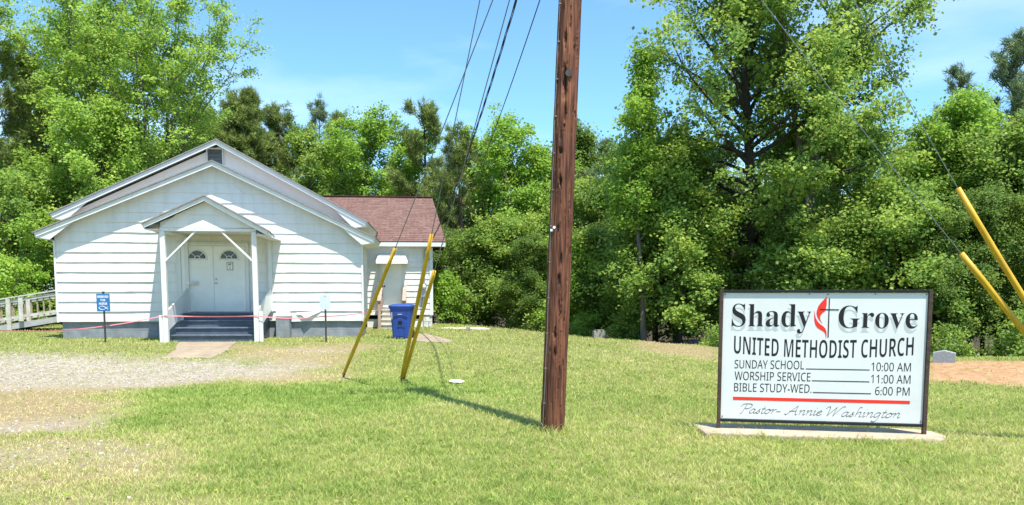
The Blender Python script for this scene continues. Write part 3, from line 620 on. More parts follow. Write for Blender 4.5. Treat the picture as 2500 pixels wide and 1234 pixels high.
for x, z in ((0.02, PZ1 - 0.02), (SW - 0.02, PZ1 - 0.02), (0.02, PZ0 + 0.03), (SW - 0.02, PZ0 + 0.03), (SW * 0.43, PZ1 - 0.015), (SW * 0.52, PZ1 - 0.02), (SW * 0.75, PZ1 - 0.015)): bl.tube([(x, -0.005, z), (x, -0.010, z)], 0.007, 8)
part('bolts', bl, M['dark_metal'], sgn)
def SP(x, y):                        # measured on an enlarged view of the board -> board coordinates
    xl = 243 - 25 * (y - 63) / 899; xr = 1670 - 37 * (y - 75) / 903; s = (x - xl) / (xr - xl)
    yt = 63 + 12 * s; yb = 962 + 16 * s; return s * SW, PZ1 - (PZ1 - PZ0) * (y - yt) / (yb - yt)
def sbox(x0, x1, yt, yb):            # yt, yb given at the middle of the word
    m_ = (x0 + x1) / 2; return SP(x0, (yt + yb) / 2)[0], SP(x1, (yt + yb) / 2)[0], SP(m_, yb)[1], SP(m_, yt)[1]
def sans(s): return ''.join(chr(0x1D5A0 + ord(c) - 65) if c.isupper() else chr(0x1D7E2 + ord(c) - 48) if c.isdigit() else c for c in s)
def sansb(s): return ''.join(chr(0x1D5D4 + ord(c) - 65) if c.isupper() else c for c in s)
def bold(s): return ''.join(chr(0x1D400 + ord(c) - 65) if c.isupper() else chr(0x1D41A + ord(c) - 97) if c.islower() else c for c in s)
PEN = {
 'a': (1.0, [[(.75, .85), (.45, 1), (.1, .6), (.1, .15), (.35, 0), (.65, .35), (.8, 1)], [(.8, 1), (.72, .25), (.85, 0), (1.05, .25)]]),
 's': (.72, [[(0, .1), (.35, .55), (.5, 1.05)], [(.5, 1.05), (.33, .75), (.58, .35), (.42, 0), (.1, .05)]]),
 't': (.6, [[(.35, 1.7), (.2, .3), (.35, 0), (.6, .2)], [(.0, 1.05), (.6, 1.05)]]),
 'o': (.95, [[(.45, 1), (.1, .6), (.12, .15), (.4, 0), (.75, .35), (.75, .8), (.45, 1), (.7, .8), (1, .9)]]),
 'r': (.72, [[(0, .8), (.2, 1), (.2, 0)], [(.2, .5), (.45, .95), (.7, 1)]]),
 'n': (1.05, [[(0, .8), (.2, 1), (.2, 0)], [(.2, .5), (.5, 1), (.75, .9), (.72, .2), (.85, 0), (1.05, .25)]]),
 'i': (.5, [[(0, .8), (.2, 1), (.18, .2), (.3, 0), (.5, .25)], [(.22, 1.5), (.28, 1.6)]]),
 'e': (.78, [[(.1, .5), (.5, .6), (.65, .85), (.45, 1), (.12, .7), (.12, .2), (.4, 0), (.78, .25)]]),
 'h': (1.05, [[(.55, 2.0), (.25, 1.95), (.2, 1.2), (.2, 0)], [(.2, .5), (.5, 1), (.75, .9), (.72, .2), (.85, 0), (1.05, .25)]]),
 'g': (.98, [[(.75, .9), (.4, 1), (.1, .55), (.15, .1), (.4, .05), (.7, .5), (.78, 1)], [(.78, 1), (.72, -.5), (.4, -.95), (0, -.75)]]),
 'P': (1.45, [[(.6, 1.9), (.5, .9), (.4, 0), (.2, -.1)], [(-.2, 1.4), (0, 1.95), (.6, 2.1), (1.3, 2), (1.45, 1.5), (1.1, 1.05), (.6, 1)]]),
 'A': (1.65, [[(-.3, .15), (0, 0), (.5, .9), (1.1, 2)], [(1.1, 2), (1.15, .9), (1.3, 0), (1.55, .15)], [(.2, .75), (1.2, .8)]]),
 'W': (2.3, [[(-.2, 1.6), (.1, 2), (.35, 1.7), (.4, 0)], [(.4, 0), (1.2, 1.95)], [(1.2, 1.95), (1.2, 0)], [(1.2, 0), (1.9, 1.9), (2.3, 2.05)]]),
 '-': (.8, [[(.1, .5), (.7, .5)]])}
def smooth(p, n=7):
    p = [np.array(q) for q in p]; p = [2 * p[0] - p[1]] + p + [2 * p[-1] - p[-2]]; o = []
    for i in range(1, len(p) - 2):
        for k in range(n):
            t = k / n; o.append(0.5 * (2 * p[i] + (p[i + 1] - p[i - 1]) * t + (2 * p[i - 1] - 5 * p[i] + 4 * p[i + 1] - p[i + 2]) * t * t + (3 * p[i] - p[i - 1] - 3 * p[i + 1] + p[i + 2]) * t ** 3))
    return o + [p[-2]]
def penned(word, box, m, parent):        # chancery hand drawn with a broad pen
    x = 0; lines = []
    for c in word:
        adv, st = PEN[c]
        lines += [[q + np.array([x, 0]) for q in smooth(s_)] for s_ in st]; x += adv
    lines = [[(q[0] + 0.32 * q[1], q[1]) for q in l_] for l_ in lines]
    xs_ = [q[0] for l_ in lines for q in l_]; x0, x1, zb, zt = box; kx = (x1 - x0) / (max(xs_) - min(xs_)); kz = (zt - zb) / 2.05
    mb = MB()
    for j, l_ in enumerate(lines):
        pts = [np.array([x0 + (q[0] - min(xs_)) * kx, zb + q[1] * kz]) for q in l_]; vs = []
        for i, p in enumerate(pts):
            d = pts[min(i + 1, len(pts) - 1)] - pts[max(i - 1, 0)]; d = d / (np.linalg.norm(d) + 1e-9); wd = 0.0018 + 0.0036 * abs(d[0] * 0.75 + d[1] * -0.66) ** 1.3
            nx_, nz_ = -d[1] * wd, d[0] * wd; yy = -0.0066 - 0.00002 * j; vs += [(p[0] + nx_, yy, p[1] + nz_), (p[0] - nx_, yy, p[1] - nz_)]
        mb.add(vs, [(2 * i, 2 * i + 1, 2 * i + 3, 2 * i + 2) for i in range(len(pts) - 1)])
    o = mb.build('lettering', m, parent, fix=False); return o
for word, bx, dx in (('Shady', (303, 868, 142, 350), 0), ('Grove', (1060, 1600, 160, 316), 0)):
    text_mesh(bold(word), 'lettering', M['ink_grey'], sgn, sbox(bx[0] - 4, bx[1] - 8, bx[2] + 28, bx[3] + 32), -0.0060)
    text_mesh(bold(word), 'lettering', M['ink'], sgn, sbox(*bx), -0.0070, offset=-0.007)
text_mesh(sansb('UNITED METHODIST CHURCH'), 'lettering', M['ink'], sgn, sbox(318, 1572, 387, 514), -0.0066, offset=-0.012, 
          warp=lambda s, t: 0.022 - 0.058 * (1 - (2 * s - 1.04) ** 2) * 0.75 + 0.012 * s)
for (a, b, y0, y1), (c, d, y2, y3), (l0, l1, ly), ta_, tb_ in (
        ((322, 820, 541, 602), (1287, 1555, 553, 613), (832, 1275, 603), 'SUNDAY SCHOOL', '10:00 AM'),
        ((322, 865, 624, 686), (1285, 1553, 638, 698), (875, 1273, 686), 'WORSHIP SERVICE', '11:00 AM'),
        ((318, 873, 707, 768), (1313, 1547, 722, 781), (882, 1285, 769), 'BIBLE STUDY-WED.', '6:00 PM')):
    text_mesh(sans(ta_), 'lettering', M['ink'], sgn, sbox(a, b, y0, y1), -0.0066); text_mesh(sans(tb_), 'lettering', M['ink'], sgn, sbox(c, d, y2, y3), -0.0066)
    mb = MB(); p, q = SP(l0, ly - 3), SP(l1, ly + 3); mb.box(p[0], q[0], -0.0072, -0.0058, p[1] - 0.0055, p[1] + 0.0045); part('rule', mb, M['ink'], sgn)
mb = MB(); p, q = SP(310, 811), SP(1549, 832); mb.box(p[0], q[0], -0.0072, -0.0056, (p[1] + q[1]) / 2 - 0.019, (p[1] + q[1]) / 2 + 0.019); part('red_stripe', mb, M['red_vinyl'], sgn)
penned('Pastor-', sbox(362, 652, 856, 921), M['ink_soft'], sgn); penned('Annie', sbox(682, 945, 861, 927), M['ink_soft'], sgn); penned('Washington', sbox(975, 1485, 867, 935), M['ink_soft'], sgn)
up = [(978, 96), (958, 116), (935, 140), (918, 163), (909, 190), (906, 212), (911, 235), (924, 257), (948, 282), (936, 262), (931, 244), (934, 226), (946, 211), (962, 200), (968, 194), (972, 176), (977, 150)]
lo = [(892, 190), (890, 225), (891, 262), (898, 292), (912, 312), (934, 326), (955, 338), (967, 352), (973, 388), (977, 360), (975, 335), (967, 315), (950, 299), (930, 285), (913, 267), (901, 243), (895, 218)]
mb = MB(); mb.prism([SP(*p) for p in up], -0.0072, -0.0056); mb.prism([SP(*p) for p in lo], -0.0072, -0.0056); part('flame_emblem', mb, M['red_vinyl'], sgn)
mb = MB(); mb.prism([SP(*p) for p in ((993, 108), (1000, 108), (991, 380), (983, 380))], -0.0078, -0.0056); mb.prism([SP(*p) for p in ((930, 181), (1062, 184), (1062, 191), (930, 188))], -0.0086, -0.0080); part('cross_emblem', mb, M['ink'], sgn)
# slab under the sign
rs = random.Random(8)
sl_pts = [(-0.30, 0.32), (-0.26, -0.02), (-0.20, -0.32), (0.35, -0.34), (1.0, -0.36), (1.7, -0.35), (2.2, -0.33), (2.42, -0.26), (2.50, -0.08), (2.45, 0.2), (2.3, 0.36), (1.4, 0.36), (0.5, 0.34)]
slab = MB(); slab.prism_z(sl_pts, -0.12, 0.06); so = part('concrete_slab', slab, M['concrete'], None, bevel=0.02)
so.location = (SL[0], SL[1], 0); so.rotation_euler = (0, 0, SROT); tag(so, 'long rough concrete slab lying in the grass under the church name board', 'slab')
sgn.location.z = 0.0

# ------------------------------------------------------------------ utility pole
PB = gp(1349, 1052); pbz = float(gz(*PB))
ptop_dir = at(1391, 0, PB[1] + 0.0)
lean = Vector((ptop_dir[0] - PB[0], 0, ptop_dir[2] - pbz)).normalized()
PH = 11.2
def pole_at(z): return Vector((PB[0], PB[1], pbz)) + lean * ((z - pbz) / lean.z)
def pole_mat():
    m, n, l, b = new_mat('creosote_pole_wood'); b.inputs['Roughness'].default_value = 0.75; b.inputs['Specular IOR Level'].default_value = 0.25
    t = n.new('ShaderNodeTexCoord'); mp = n.new('ShaderNodeMapping'); mp.inputs['Scale'].default_value = (1, 1, 0.06); l.new(t.outputs['Object'], mp.inputs['Vector'])
    z = n.new('ShaderNodeTexNoise'); z.inputs['Scale'].default_value = 42; z.inputs['Detail'].default_value = 8; l.new(mp.outputs['Vector'], z.inputs['Vector'])
    r = ramp(n, [(0.28, (0.022, 0.011, 0.009)), (0.46, (0.11, 0.040, 0.022)), (0.62, (0.20, 0.078, 0.041)), (0.8, (0.29, 0.135, 0.078))]); l.new(z.outputs['Fac'], r.inputs['Fac'])
    z3 = n.new('ShaderNodeTexNoise'); z3.inputs['Scale'].default_value = 2.2; z3.inputs['Detail'].default_value = 5; l.new(t.outputs['Object'], z3.inputs['Vector'])
    mr = n.new('ShaderNodeMapRange'); mr.inputs['From Min'].default_value = 0.3; mr.inputs['From Max'].default_value = 0.7; mr.inputs['To Min'].default_value = 0.72; mr.inputs['To Max'].default_value = 1.25; l.new(z3.outputs['Fac'], mr.inputs['Value'])
    ml = n.new('ShaderNodeMix'); ml.data_type = 'RGBA'; ml.blend_type = 'MULTIPLY'; ml.inputs['Factor'].default_value = 1; l.new(r.outputs['Color'], ml.inputs['A']); l.new(mr.outputs['Result'], ml.inputs['B'])
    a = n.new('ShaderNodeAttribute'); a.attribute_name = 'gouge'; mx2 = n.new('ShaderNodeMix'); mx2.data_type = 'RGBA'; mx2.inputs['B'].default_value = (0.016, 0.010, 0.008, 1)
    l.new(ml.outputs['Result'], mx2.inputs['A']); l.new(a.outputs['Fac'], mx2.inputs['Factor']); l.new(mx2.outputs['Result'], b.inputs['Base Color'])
    bp = n.new('ShaderNodeBump'); bp.inputs['Strength'].default_value = 0.7; bp.inputs['Distance'].default_value = 0.012; l.new(z.outputs['Fac'], bp.inputs['Height']); l.new(bp.outputs['Normal'], b.inputs['Normal'])
    return m
pole = thing('utility_pole', 'tall brown wooden utility pole with gouged splintered surface standing in the lawn', 'utility pole', (PB[0], PB[1], pbz))
rng = np.random.default_rng(11)
na, nh = 96, 700
A_ = np.linspace(0, 2 * np.pi, na, endpoint=False); zh = np.concatenate([np.linspace(-0.3, 6.2, nh - 20), np.linspace(6.3, PH, 20)])
AA, ZZ = np.meshgrid(A_, zh); rad = 0.140 - 0.0016 * ZZ
rad = rad + 0.004 * np.sin(AA * 3 + ZZ * 0.4) + 0.0025 * np.sin(AA * 9 + 0.8 * np.sin(ZZ * 1.7)) + 0.0016 * np.sin(AA * 23 + 2 * np.sin(ZZ * 0.9))
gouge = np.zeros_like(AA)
WA = (fbm(AA * 5, ZZ * 7, 1.0, 61) - 0.5) * 0.22; WZ = (fbm(AA * 6, ZZ * 5, 1.0, 67) - 0.5) * 0.22; WS = 0.6 + 0.9 * fbm(AA * 9, ZZ * 12, 1.0, 73)
rad = rad + 0.006 * (fbm(AA * 4, ZZ * 0.8, 1.0, 79) - 0.5) + 0.010 * (fbm(AA * 12, ZZ * 2.2, 1.0, 83) - 0.5)
def dent(a0, z0, da, dz_, depth, g=1.0, skew=0.0):
    global rad, gouge
    d = (AA + WA - a0 - skew * (ZZ - z0) + np.pi) % (2 * np.pi) - np.pi
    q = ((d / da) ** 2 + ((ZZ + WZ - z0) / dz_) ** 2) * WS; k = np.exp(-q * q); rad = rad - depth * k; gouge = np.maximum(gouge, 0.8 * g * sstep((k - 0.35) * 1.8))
FR = -np.pi / 2                       # side facing the camera
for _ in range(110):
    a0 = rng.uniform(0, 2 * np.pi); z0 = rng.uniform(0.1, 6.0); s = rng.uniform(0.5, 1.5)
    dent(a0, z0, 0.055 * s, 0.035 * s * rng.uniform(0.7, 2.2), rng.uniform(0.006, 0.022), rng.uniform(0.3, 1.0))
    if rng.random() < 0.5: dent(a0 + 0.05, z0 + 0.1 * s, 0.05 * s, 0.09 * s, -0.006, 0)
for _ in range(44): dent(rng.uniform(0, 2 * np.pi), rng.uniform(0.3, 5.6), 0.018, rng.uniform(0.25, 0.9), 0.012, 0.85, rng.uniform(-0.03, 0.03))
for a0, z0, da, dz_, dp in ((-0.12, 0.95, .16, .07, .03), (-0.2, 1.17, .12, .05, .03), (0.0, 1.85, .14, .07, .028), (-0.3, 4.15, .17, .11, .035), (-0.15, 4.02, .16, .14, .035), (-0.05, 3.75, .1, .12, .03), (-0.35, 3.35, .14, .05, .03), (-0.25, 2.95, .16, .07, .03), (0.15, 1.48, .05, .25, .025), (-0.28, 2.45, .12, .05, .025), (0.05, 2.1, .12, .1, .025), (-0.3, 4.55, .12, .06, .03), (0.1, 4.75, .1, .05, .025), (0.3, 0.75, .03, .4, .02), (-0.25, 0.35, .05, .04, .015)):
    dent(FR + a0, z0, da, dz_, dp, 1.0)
pv = np.stack([rad * np.cos(AA) + lean.x / lean.z * ZZ, rad * np.sin(AA), ZZ], -1).reshape(-1, 3)
iq = []
for i in range(nh - 1):
    a = i * na + np.arange(na); b = i * na + (np.arange(na) + 1) % na; iq.append(np.stack([a, b, b + na, a + na], 1))
iq = np.concatenate(iq); flat = np.concatenate([iq.ravel(), (nh - 1) * na + np.arange(na)])
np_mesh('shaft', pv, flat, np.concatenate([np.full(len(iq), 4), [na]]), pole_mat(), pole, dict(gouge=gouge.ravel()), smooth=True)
LX = lean.x / lean.z
def on_pole(a, z, out=0.0):
    r = 0.140 - 0.0016 * z + out; return (r * math.cos(a) + LX * z, r * math.sin(a), z)
gw = MB(); gw.tube([on_pole(FR - 1.0 + 0.06 * math.sin(z * 1.3), z, 0.006 + 0.002 * math.sin(z * 9)) for z in np.linspace(0, 8, 80)], 0.0045, 6)
for z in np.arange(0.35, 6, 0.42): gw.box(on_pole(FR - 1.0, z)[0] - 0.014, on_pole(FR - 1.0, z)[0] + 0.014, on_pole(FR - 1.0, z, 0.012)[1] - 0.008, on_pole(FR - 1.0, z)[1] + 0.02, z - 0.006, z + 0.006)
part('ground_wire', gw, pbr('dull_wire', (0.30, 0.27, 0.25), (0.2, 0.17, 0.15), 20, rough=0.5, metal=0.5), pole)
mb = MB(); p = on_pole(FR - 0.62, 2.43, 0.006); mb.tube([(p[0], p[1] + 0.01, p[2]), (p[0], p[1] - 0.012, p[2])], 0.016, 12); p = on_pole(FR - 0.85, 2.40, 0.004); mb.box(p[0] - 0.02, p[0] + 0.012, p[1] - 0.01, p[1] + 0.02, p[2] - 0.014, p[2] + 0.012); part('tag', mb, M['sign_white'], pole)
mb = MB(); p = on_pole(FR + 0.12, 4.18, 0.0); mb.tube([(p[0], p[1] + 0.02, p[2]), (p[0], p[1] - 0.018, p[2])], 0.042, 12); part('bolt_plate', mb, M['dark_metal'], pole)
mb = MB()
mb.beam((-1.2 + LX * 10.7, -0.18, 10.7), (1.2 + LX * 10.7, -0.18, 10.7), 0.09, 0.12); part('crossarm', mb, M['bark_pine'], pole)
mb = MB(); x = LX * 9.6; mb.tube([(x - 0.15, 0.42, 9.0), (x - 0.15, 0.42, 9.03), (x - 0.15, 0.42, 9.95), (x - 0.15, 0.42, 10.05)], [0.2, 0.24, 0.24, 0.12], 20); mb.box(x - 0.2, x - 0.05, 0.1, 0.25, 9.3, 9.7); part('transformer', mb, M['metal'], pole, smooth=False)

# ------------------------------------------------------------------ guy wires and drops
def guy(anchor, zt, guard_top, label, off=(0, 0), grd=0.034, bow=0.10, thin=0.0075):
    ax, ay = anchor; az = float(gz(ax, ay)); A = Vector((ax, ay, az)); T = pole_at(zt) + Vector((off[0], off[1], 0))
    t = thing('guy_wire', label, 'guy wire', (ax, ay, az), 0, 'guy wires of the utility pole')
    d = T - A; L = d.length
    pts = [d * q - Vector((0, 0, bow * 4 * q * (1 - q))) for q in np.linspace(0.0, 1, 24)]
    mb = MB(); mb.tube(pts, thin, 6); part('strand', mb, M['strand'], t)
    dn = (d - Vector((0, 0, bow * 4))).normalized(); g = MB(); s0 = 0.12; gl = guard_top
    gpts = [d * (q / L) - Vector((0, 0, bow * 4 * (q / L) * (1 - q / L))) for q in np.linspace(s0, gl, 8)]
    g.tube(gpts, [grd * 0.8] + [grd] * 6 + [grd * 0.95], 12); part('guard', g, M['guard'], t, smooth=True)
    mb = MB(); mb.tube([(0, 0, -0.2), tuple(dn * 0.13)], 0.013, 8)
    ring = [tuple(dn * 0.10 + Vector((math.cos(a) * 0.028, 0, math.sin(a) * 0.028))) for a in np.linspace(0, 2 * math.pi, 13)]
    mb.tube(ring, 0.007, 6); part('anchor_rod', mb, M['rust_steel'], t)
    return t
def glen(anchor, zt, u, v, bow=0.10):          # how far up the wire the picture direction meets it
    A = Vector((anchor[0], anchor[1], float(gz(*anchor)))); T = pole_at(zt); best = (9e9, 0)
    for k in range(400):
        q = k / 400; p = A + (T - A) * q; z = p.z - EYE - bow * 4 * q * (1 - q); c, s = math.cos(PITCH), math.sin(PITCH); dd = p.y * c - z * s; vv = CY - F * (p.y * s + z * c) / dd
        if abs(vv - v) < best[0]: best = (abs(vv - v), q)
    return best[1] * (T - A).length
g1, g2 = gp(836, 922), gp(978, 933); g3 = gp(984, 928)
guy(g1, 7.5, glen(g1, 7.5, 963, 607), 'left yellow-guarded guy wire leaning in front of the blue bin steps')
guy(g2, 10.9, glen(g2, 10.9, 1050, 575), 'guy wire with the taller of two yellow guards crossing in front of the blue bin')
guy(g3, 7.9, glen(g3, 7.9, 1055, 662), 'guy wire with the shorter of two yellow guards crossing in front of the blue bin')
g4, g5 = (6.77, 8.55), (6.80, 8.65)
guy(g4, 10.9, glen(g4, 10.9, 2303, 460, 0.6), 'upper of the two yellow-guarded guy wires to the right of the name board', grd=0.033, bow=0.6, thin=0.0045)
guy(g5, 7.66, glen(g5, 7.66, 2348, 620), 'lower of the two yellow-guarded guy wires to the right of the name board', grd=0.036, thin=0.0045)
def drop(name, label, cat, P0, P1, sag_, rad, mat_, wav=0.0, second=0.0):
    d = Vector(P1) - Vector(P0); n = 260 if wav else 60
    c = []
    for k in range(n + 1):
        q = k / n; p = d * q - Vector((0, 0, sag_ * 4 * q * (1 - q)))
        c.append(p)
    mb = MB()
    if wav:
        for ph in (0, 2.1, 4.2):
            mb.tube([p + Vector((math.cos(k * 0.16 + ph) * wav, 0, math.sin(k * 0.16 + ph) * wav)) for k, p in enumerate(c)], rad, 5)
    else: mb.tube(c, rad, 6)
    o = mb.build(name, mat_); o.location = P0; return tag(o, label, cat)
cw = chw(6.12, 5.78, 2.83)
drop('service_cable', 'thick twisted black power cable dropping from the pole to the wing corner', 'cable', pole_at(7.5) + Vector((0, 0.15, 0)), Vector(cw), 0.75, 0.008, M['cable'], 0.014)
drop('phone_line', 'single thin wire right of the twisted power cable, from pole to wing corner', 'cable', pole_at(6.6) + Vector((0.1, 0.15, 0)), Vector(chw(6.32, 5.9, 2.55)), 0.8, 0.008, M['cable'])

# ------------------------------------------------------------------ small signs
rsv = gp(257, 836); RZ = float(gz(*rsv))
sg = thing('parking_sign', 'small blue reserved-for-pastor sign on a thin dark post before the church', 'sign', (rsv[0], rsv[1], RZ), R(2))
mb = MB(); mb.box(-0.02, 0.02, 0.002, 0.03, -0.2, 1.30); mb.box(-0.028, 0.028, -0.002, 0.034, 1.27, 1.31); part('post', mb, M['dark_metal'], sg)
mb = MB(); mb.box(-0.17, 0.17, -0.012, -0.002, 0.80, 1.25); part('panel', mb, M['sign_blue'], sg, bevel=0.003)
text_mesh('RESERVED', 'lettering', M['sign_white'], sg, (-0.138, 0.138, 1.145, 1.205), -0.0135, offset=0.02)
text_mesh('FOR', 'lettering', M['sign_white'], sg, (-0.06, 0.06, 1.06, 1.115), -0.0135, offset=0.02)
text_mesh('PASTOR', 'lettering', M['sign_white'], sg, (-0.105, 0.105, 0.965, 1.025), -0.0135, offset=0.02)
mb = MB()
fish_a = [(-0.12 + 0.235 * q, -0.0145, 0.885 + 0.046 * math.sin(math.pi * min(q / 0.80, 1.25))) for q in np.linspace(0, 1, 18)]
fish_b = [(x, y, 0.885 - (z - 0.885)) for x, y, z in fish_a]
mb.tube(fish_a, 0.006, 5); mb.tube(fish_b, 0.006, 5); part('fish_symbol', mb, M['sign_white'], sg)
bs = gp(796, 836); BZ = float(gz(*bs))
sb = thing('blank_sign', 'blank pale grey metal sign on a thin dark post in front of the church', 'sign', (bs[0], bs[1], BZ), R(3))
mb = MB(); mb.box(-0.022, 0.022, 0.0, 0.03, -0.2, 1.22); part('post', mb, M['dark_metal'], sb)
mb = MB(); mb.box(-0.138, 0.138, -0.014, -0.004, 0.83, 1.22); part('panel', mb, M['alu'], sb, bevel=0.004)
mb = MB()
for z in (0.85, 1.19): mb.tube([(0, -0.014, z), (0, -0.022, z)], 0.012, 8)
part('bolts', mb, M['dark_metal'], sb)

# pink ribbon
pts = []
anc = [chw(-10.2, 1.5, 0.95), chw(-0.505, -2.075, 0.70), chw(1.765, -2.075, 0.68), chw(3.50, -2.23, 0.66), chw(4.40, -0.08, 0.70), chw(4.50, 4.64, 0.72)]
for (a, b, sg_) in zip(anc[:-1], anc[1:], (0.58, 0.03, 0.05, 0.02, 0.05)):
    a, b = Vector(a), Vector(b)
    for k in range(24 if sg_ > 0.2 else 12):
        q = k / (24 if sg_ > 0.2 else 12); pts.append(a.lerp(b, q) - Vector((0, 0, sg_ * 4 * q * (1 - q))))
pts.append(Vector(anc[-1])); o0 = Vector(anc[0]); mb = MB(); vs = []
for k, p in enumerate(pts):
    tw = 0.55 * math.sin(k * 0.35); vs += [p - o0 + Vector((0, math.sin(tw) * 0.012, 0.013 * max(0.45, math.cos(tw)))), p - o0 - Vector((0, math.sin(tw) * 0.012, 0.013 * max(0.45, math.cos(tw))))]
mb.add(vs, [(2 * k, 2 * k + 1, 2 * k + 3, 2 * k + 2) for k in range(len(pts) - 1)]); rb = mb.build('ribbon', M['pink'], fix=False); rb.location = o0
sm = rb.modifiers.new('thickness', 'SOLIDIFY'); sm.thickness = 0.003
tag(rb, 'pink plastic ribbon strung across the porch posts from ramp to side steps', 'ribbon')

stk = MB(); stk.box(-0.03, 0.03, -0.03, 0.03, -0.2, 1.0); stk.add([(-0.03, -0.03, 1.0), (0.03, -0.03, 1.0), (0.03, 0.03, 1.0), (-0.03, 0.03, 1.0), (0, 0, 1.05)], [(0, 1, 4), (1, 2, 4), (2, 3, 4), (3, 0, 4)])
o = stk.build('wooden_stake', M['wood_red']); o.location = chw(-10.2, 1.535, 0); tag(o, 'wooden stake holding the far left end of the pink ribbon', 'stake')

# ------------------------------------------------------------------ blue wheeled bin
BP = gp(983, 827)
bn = thing('trash_bin', 'tall blue wheeled trash bin with domed lid beside the side steps', 'trash bin', (BP[0], BP[1], float(gz(*BP))), R(-4))
def rrect(wd, dp, r, z, n=4, cy=0.0):
    o = []
    for cx_, cy_, a0 in ((wd - r, dp - r, 0), (-wd + r, dp - r, 90), (-wd + r, -dp + r, 180), (wd - r, -dp + r, 270)):
        for k in range(n + 1):
            a = R(a0 + 90 * k / n); o.append((cx_ + r * math.cos(a), cy + cy_ + r * math.sin(a), z))
    return o
def loft(rings):
    mb = MB(); n = len(rings[0]); vs = [p for r in rings for p in r]
    fs = [(i * n + k, i * n + (k + 1) % n, (i + 1) * n + (k + 1) % n, (i + 1) * n + k) for i in range(len(rings) - 1) for k in range(n)]
    fs += [list(range(n - 1, -1, -1)), list(range((len(rings) - 1) * n, len(rings) * n))]; return mb.add(vs, fs)
part('body', loft([rrect(0.225, 0.24, 0.07, 0.02), rrect(0.24, 0.26, 0.08, 0.08), rrect(0.272, 0.30, 0.09, 0.55), rrect(0.300, 0.33, 0.10, 0.80), rrect(0.302, 0.333, 0.10, 0.84), rrect(0.325, 0.355, 0.11, 0.845), rrect(0.325, 0.355, 0.11, 0.88)]), M['blue'], bn, smooth=False)
part('lid', loft([rrect(0.335, 0.365, 0.11, 0.883), rrect(0.338, 0.368, 0.11, 0.91), rrect(0.31, 0.34, 0.11, 0.94), rrect(0.2, 0.22, 0.10, 0.965)]), M['blue'], bn, smooth=False)
def on_bin(x, z, o=0.0): return (x, -(0.24 + (z - 0.02) * 0.114) - o, z)
def plate(poly, o0, o1):
    mb = MB(); n = len(poly); vs = [on_bin(x, z, o1) for x, z in poly] + [on_bin(x, z, o0) for x, z in poly]
    return mb.add(vs, [list(range(n)), list(range(2 * n - 1, n - 1, -1))] + [(i, n + i, n + (i + 1) % n, (i + 1) % n) for i in range(n)])
arch = [(-0.205, 0.03), (-0.20, 0.30), (-0.15, 0.48), (-0.06, 0.58), (0.06, 0.58), (0.15, 0.48), (0.20, 0.30), (0.205, 0.03), (0.11, 0.03), (0.10, 0.30), (0.07, 0.34), (-0.07, 0.34), (-0.10, 0.30), (-0.11, 0.03)]
part('arch_moulding', plate(arch, -0.03, 0.022), M['blue'], bn, bevel=0.008)
part('brow_moulding', plate([(-0.21, 0.60), (-0.15, 0.68), (-0.10, 0.74), (0.10, 0.74), (0.15, 0.68), (0.21, 0.60), (0.12, 0.63), (-0.12, 0.63)], -0.03, 0.02), M['blue'], bn, bevel=0.006)
mb = plate([(-0.06, 0.40), (-0.05, 0.50), (0.05, 0.50), (0.06, 0.40)], 0.018, 0.025); part('slot', mb, M['black'], bn)
mb = plate([(-0.10, 0.03), (-0.10, 0.28), (0.10, 0.28), (0.10, 0.03)], -0.03, 0.004); part('scuffed_foot', mb, M['blue_scuff'], bn)
mb = plate([(-0.07, 0.675), (-0.05, 0.70), (0.05, 0.70), (0.07, 0.675)], 0.018, 0.023); part('emblem', mb, M['ink_grey'], bn)
mb = plate([(-0.24, 0.55), (-0.24, 0.74), (-0.215, 0.74), (-0.215, 0.55)], -0.02, 0.003); part('side_marking', mb, M['ink_grey'], bn)
for s in (-1, 1):
    mb = MB(); mb.tube([(s * 0.21, 0.26, 0.12), (s * 0.27, 0.26, 0.12)], 0.12, 18); part('wheel', mb, M['black'], bn)
mb = MB(); mb.tube([(-0.22, 0.40, 0.86), (0.22, 0.40, 0.86)], 0.016, 8); part('handle', mb, M['blue'], bn)

# ------------------------------------------------------------------ stones, paths, litter
def rock(rx, ry, rz, seed, n=10):
    r_ = random.Random(seed); mb = MB(); vs = []; m = 6
    for i in range(m + 1):
        th_ = math.pi * i / m
        for k in range(n):
            q = 2 * math.pi * k / n; j = 1 + r_.uniform(-0.16, 0.16); vs.append((rx * j * math.sin(th_) * math.cos(q), ry * j * math.sin(th_) * math.sin(q), rz * (math.cos(th_) * j * 0.9 + 0.5)))
    return mb.add(vs, [(i * n + k, (i + 1) * n + k, (i + 1) * n + (k + 1) % n, i * n + (k + 1) % n) for i in range(m) for k in range(n)])
def place(o, u, v, dz=0.0, rz=0.0):
    p = gp(u, v); o.location = (p[0], p[1], float(gz(*p)) + dz); o.rotation_euler = (0, 0, rz); return o
hs = MB(); hs.prism([(-0.27, -0.1), (0.27, -0.1), (0.27, 0.26), (0.0, 0.32), (-0.27, 0.26)], -0.13, 0.13)
o = place(hs.build('headstone', M['granite'], bevel=0.01), 2308, 884, 0.0, R(-38)); o.location = (9.0, 16.15, float(gz(9.0, 16.15)) - 0.02); o.scale = (0.78, 0.9, 0.85); o.rotation_euler.z = R(-30); tag(o, 'grey granite headstone with a low peaked top on the clay mound', 'headstone')
hs = MB(); hs.box(-0.19, 0.19, -0.12, 0.12, -0.1, 0.24); hs.box(-0.15, 0.15, -0.10, 0.10, 0.243, 0.27)
o = place(hs.build('stone_block', M['stone'], bevel=0.02), 1462, 826, 0, R(8)); tag(o, 'squat weathered stone grave block at the wood edge right of the pole', 'headstone')
